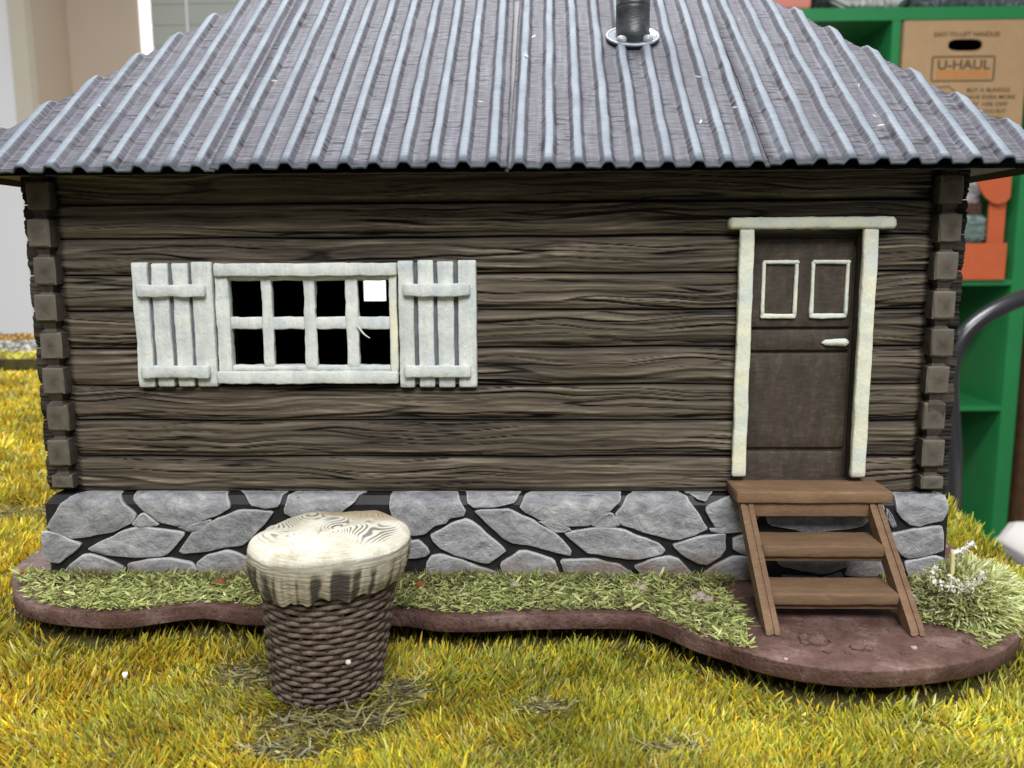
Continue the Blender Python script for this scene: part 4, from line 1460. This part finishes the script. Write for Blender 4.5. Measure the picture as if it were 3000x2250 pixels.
# cardboard moving box with hand hole and print
cb = thing('cardboard_box', 'brown cardboard moving box with printed logo and hand hole in the green shelf', 'box', (111, 230, 33.2))
bx0, bx1, bz0, bz1, by = 95.4, 126.6, 33.2, 65.5, 211.2
hx, hz, hw, hh = 110.9, 59.5, 4.35, 1.45
oval = []
for s in range(24):
    a = 2 * math.pi * s / 24
    ex = math.copysign(abs(math.cos(a)) ** .55, math.cos(a)) * hw
    ez = math.copysign(abs(math.sin(a)) ** .75, math.sin(a)) * hh
    oval.append((hx + ex, hz + ez))
sq = []
for (ox, oz) in oval:      # project each oval point out to the panel border
    dx, dz2 = ox - hx, (oz - hz) * 3
    k2 = 1e9
    if dx > 1e-6: k2 = min(k2, (bx1 - hx) / dx)
    if dx < -1e-6: k2 = min(k2, (bx0 - hx) / dx)
    if dz2 > 1e-6: k2 = min(k2, (bz1 - hz) / dz2)
    if dz2 < -1e-6: k2 = min(k2, (bz0 - hz) / dz2)
    sq.append((hx + dx * k2, hz + dz2 * k2))
V = [(a, by, c) for a, c in oval] + [(a, by, c) for a, c in sq] + [(a, by + .5, c) for a, c in oval]
f = [(i, (i + 1) % 24, 24 + (i + 1) % 24, 24 + i) for i in range(24)] + [(i, 48 + i, 48 + (i + 1) % 24, (i + 1) % 24) for i in range(24)]
# fill the four panel corners
for (cxx, czz) in ((bx0, bz0), (bx1, bz0), (bx1, bz1), (bx0, bz1)):
    best = min(range(24), key=lambda i: math.hypot((sq[i][0] + sq[(i + 1) % 24][0]) / 2 - cxx, (sq[i][1] + sq[(i + 1) % 24][1]) / 2 - czz))
    V.append((cxx, by, czz))
    f.append((24 + best, 24 + (best + 1) % 24, len(V) - 1))
mesh('front_panel', V, f, M['card'], cb, smooth=False)
for nm, lo, hi in (('side_flap', (bx0, by + .01, bz0), (bx0 + .5, 248, bz1)), ('side_flap', (bx1 - .5, by + .01, bz0), (bx1, 248, bz1)), ('top_flap', (bx0 + .51, by + .01, bz1 - .5), (bx1 - .51, 248, bz1)),
                   ('bottom_flap', (bx0 + .51, by + .01, bz0), (bx1 - .51, 248, bz0 + .5)), ('back_panel', (bx0 + .51, 247.4, bz0 + .51), (bx1 - .51, 247.9, bz1 - .51))):
    box(nm, lo, hi, M['card'], cb)
M['contents'] = simple('dull_contents', (.26, .22, .24), .8, .2, var=.4, scale=.3)
bar('box_contents', 0, (100, 214, 52), (122, 230, 58.4), M['contents'], cb, r=2)


def text(body, x, z, size, mat, parent, width=None, y=by - .05, align='CENTER'):
    cu = bpy.data.curves.new('lettering', 'FONT')
    cu.body = body
    cu.size = size * S
    cu.align_x = align
    cu.align_y = 'CENTER'
    cu.offset = size * S * .018
    cu.extrude = 0.0002
    cu.materials.append(mat)
    tmp = bpy.data.objects.new('lettering', cu)
    col.objects.link(tmp)
    dg = bpy.context.evaluated_depsgraph_get()
    me = bpy.data.meshes.new_from_object(tmp.evaluated_get(dg))
    bpy.data.objects.remove(tmp)
    xs = [v.co.x for v in me.vertices]
    k2 = width * S / (max(xs) - min(xs)) if width else 1.0
    for v in me.vertices:
        v.co = (x * S + v.co.x * k2, y * S - v.co.z, z * S + v.co.y)
    return add('lettering', me, parent)


text('EASY-TO-LIFT HANDLES', 111.1, 62.0, 1.55, M['ink'], cb, 16.4)
text('U-HAUL', 110.8, 54.6, 3.3, M['ink'], cb, 13.2)
box('logo_band', (104.0, by - .06, 51.35), (117.6, by - .02, 53.35), M['ink2'], cb)
lo_ = [(103.0, 50.55, 118.4, 50.95), (103.0, 56.45, 118.4, 56.85), (102.7, 50.8, 103.1, 56.6), (118.3, 50.8, 118.7, 56.6)]
for a, b2, c, d in lo_:
    box('logo_border', (a, by - .06, b2), (c, by - .02, d), M['ink'], cb)
text('SAVE!', 105.6, 46.4, 3.2, M['ink'], cb, 9.6)
text('a', 109.6, 43.9, 1.6, M['ink'], cb)
tube('tag_outline', [(99.5, by - .04, 48.8), (107.5, by - .04, 49.4), (110.4, by - .04, 46.9), (110.6, by - .04, 41.0)], .14, M['ink'], cb, n=5)
for q, ln in enumerate(('BUY A BUNDLE', 'SAVE EVEN MORE', 'GET 10% OFF', 'WHEN YOU BUY', 'FIVE OR MORE', 'BOXES')):
    text(ln, 112.0, 48.4 - q * 1.75, 1.35, M['ink'], cb, (10.8, 12.4, 10.6, 10.4, 9.4, 5.6)[q], align='LEFT')

# orange bin and the packets in it, one shelf further down
ob = thing('orange_bin', 'orange card bin with rounded flap standing in the green shelf', 'bin', (119, 215, .3))
box('front_panel', (112.5, 211.0, .3), (125.3, 211.6, 9.8), M['orange'], ob)
box('side_panel', (121.0, 213.0, 9.81), (125.3, 213.5, 27.0), M['orange'], ob)
box('back_panel', (108, 238, .3), (125.3, 238.6, 12), M['orange'], ob)
V, f = [], []
fan = [(116.4, 27.6), (125.3, 27.6), (125.4, 21.6), (124.4, 20.4), (122.6, 19.8), (120.8, 20.2), (119.0, 21.6), (117.4, 23.8), (116.6, 26.0)]
V = [(a, 211.4, c) for a, c in fan] + [(a, 212.0, c) for a, c in fan]
nn = len(fan)
f = [tuple(range(nn)), tuple(range(2 * nn - 1, nn - 1, -1))] + [(i, nn + i, nn + (i + 1) % nn, (i + 1) % nn) for i in range(nn)]
mesh('round_flap', V, f, M['orange'], ob, smooth=False)
M['packet'] = simple('grey_green_wrap', (.17, .235, .205), .35, .5, var=.35, scale=.3, bump=.3, bscale=.4)
M['wrap'] = simple('clear_wrap', (.46, .42, .42), .3, .5, var=.4, scale=.35, bump=.3, bscale=.4)
M['wrap2'] = simple('dull_brown_pack', (.10, .045, .035), .6, .3, var=.2, scale=.3)
bar('packet', 2, (110, 213, 9.9), (121.0, 216, 17.2), M['packet'], None, r=1.2, amp=.6, seed=4, label='grey green wrapped packet inside the orange bin', cat='packet')
bar('packet', 2, (110, 217, 9.9), (120.8, 220, 26.5), M['wrap'], None, r=1.0, amp=.5, seed=5, label='pale clear wrapped packet at the back of the orange bin', cat='packet')
bar('packet', 0, (109, 216.2, 17.3), (120.9, 216.9, 20.5), M['wrap2'], None, r=.3, amp=.2, seed=6, label='dull brown pack between the packets of the orange bin', cat='packet')

# things lying on top of the shelf
M['pink'] = simple('pale_red_box', (.66, .24, .18), .7, .2, var=.08, scale=.1)
M['cloth'] = simple('white_cloth', (.74, .74, .72), .85, .15, var=.10, scale=.15, bump=1.0, bscale=.12)
M['darkbag'] = simple('dark_bag', (.035, .04, .04), .6, .3, var=.4, scale=.2)
M['greycloth'] = simple('grey_crumpled', (.20, .23, .25), .8, .2, var=.5, scale=.25, bump=1.0, bscale=.2)
bar('red_box', 0, (52, 213, 69.1), (72.3, 235, 84), M['pink'], None, r=.6, label='pale red box on top of the green shelf', cat='box')
bar('dark_bag', 0, (72.9, 214, 69.1), (77.6, 232, 82), M['darkbag'], None, r=2, amp=.5, label='dark bag between the red box and the white bundle on the shelf', cat='bag')
bar('cloth_bundle', 0, (78, 213, 69.1), (98.6, 236, 80), M['cloth'], None, r=4, amp=1.2, seed=3, label='white cloth bundle on top of the green shelf above the box', cat='cloth')
bar('crumpled_bag', 0, (99.2, 214, 69.1), (131, 236, 78), M['greycloth'], None, r=3, amp=1.3, seed=8, label='grey crumpled bag at the right end of the shelf top', cat='bag')

# wooden cabinet right of the shelf
M['cabinet'] = simple('brown_cabinet_wood', (.20, .105, .055), .5, .35, var=.25, scale=.25)
cab = thing('wooden_cabinet', 'brown wooden cabinet beside the green shelf at the right edge', 'cabinet', (160, 225, -75))
box('cabinet_side', (136.2, 207, -74.9), (138.5, 249, 30), M['cabinet'], cab)
box('cabinet_door', (138.51, 206.5, -74.9), (185, 209, 30), M['cabinet'], cab)
box('cabinet_top', (135.6, 205.5, 30.01), (186, 249, 32), M['cabinet'], cab)

# chair beyond the edge of the board
M['tubeblack'] = simple('black_tube', (.018, .018, .02), .22, .6, var=.1)
M['seatwhite'] = simple('white_seat', (.55, .52, .49), .5, .3, var=.03, scale=.1)
ch = thing('tube_chair', 'black tube chair with white seat beyond the right edge of the grass board', 'chair', (80, 110, -75))
kq = 1.135
for yy in (116.0,):
    tube('back_tube', [(.93 + (u - .93) * kq, yy, max(-74.8, 7.7 + (w - 7.7) * kq)) for u, w in ((61.5, -74.8), (60.6, -25), (59.3, -14.5), (58.6, -8), (60.2, -3.2), (64, -.2), (70, 2.3), (80, 4), (95, 3), (99, -5), (98, -74.8))], 1.3, M['tubeblack'], ch, n=14, smooth_path=3)
for xx in (76.0, 108.0):
    tube('leg', [(xx, 80, -74.8), (xx, 81, -40)], 1.1, M['tubeblack'], ch, n=10)
V = []
bar('seat', 0, (73.5, 77, -40), (112, 114.5, -34), M['seatwhite'], ch, r=2.9, seg=14)
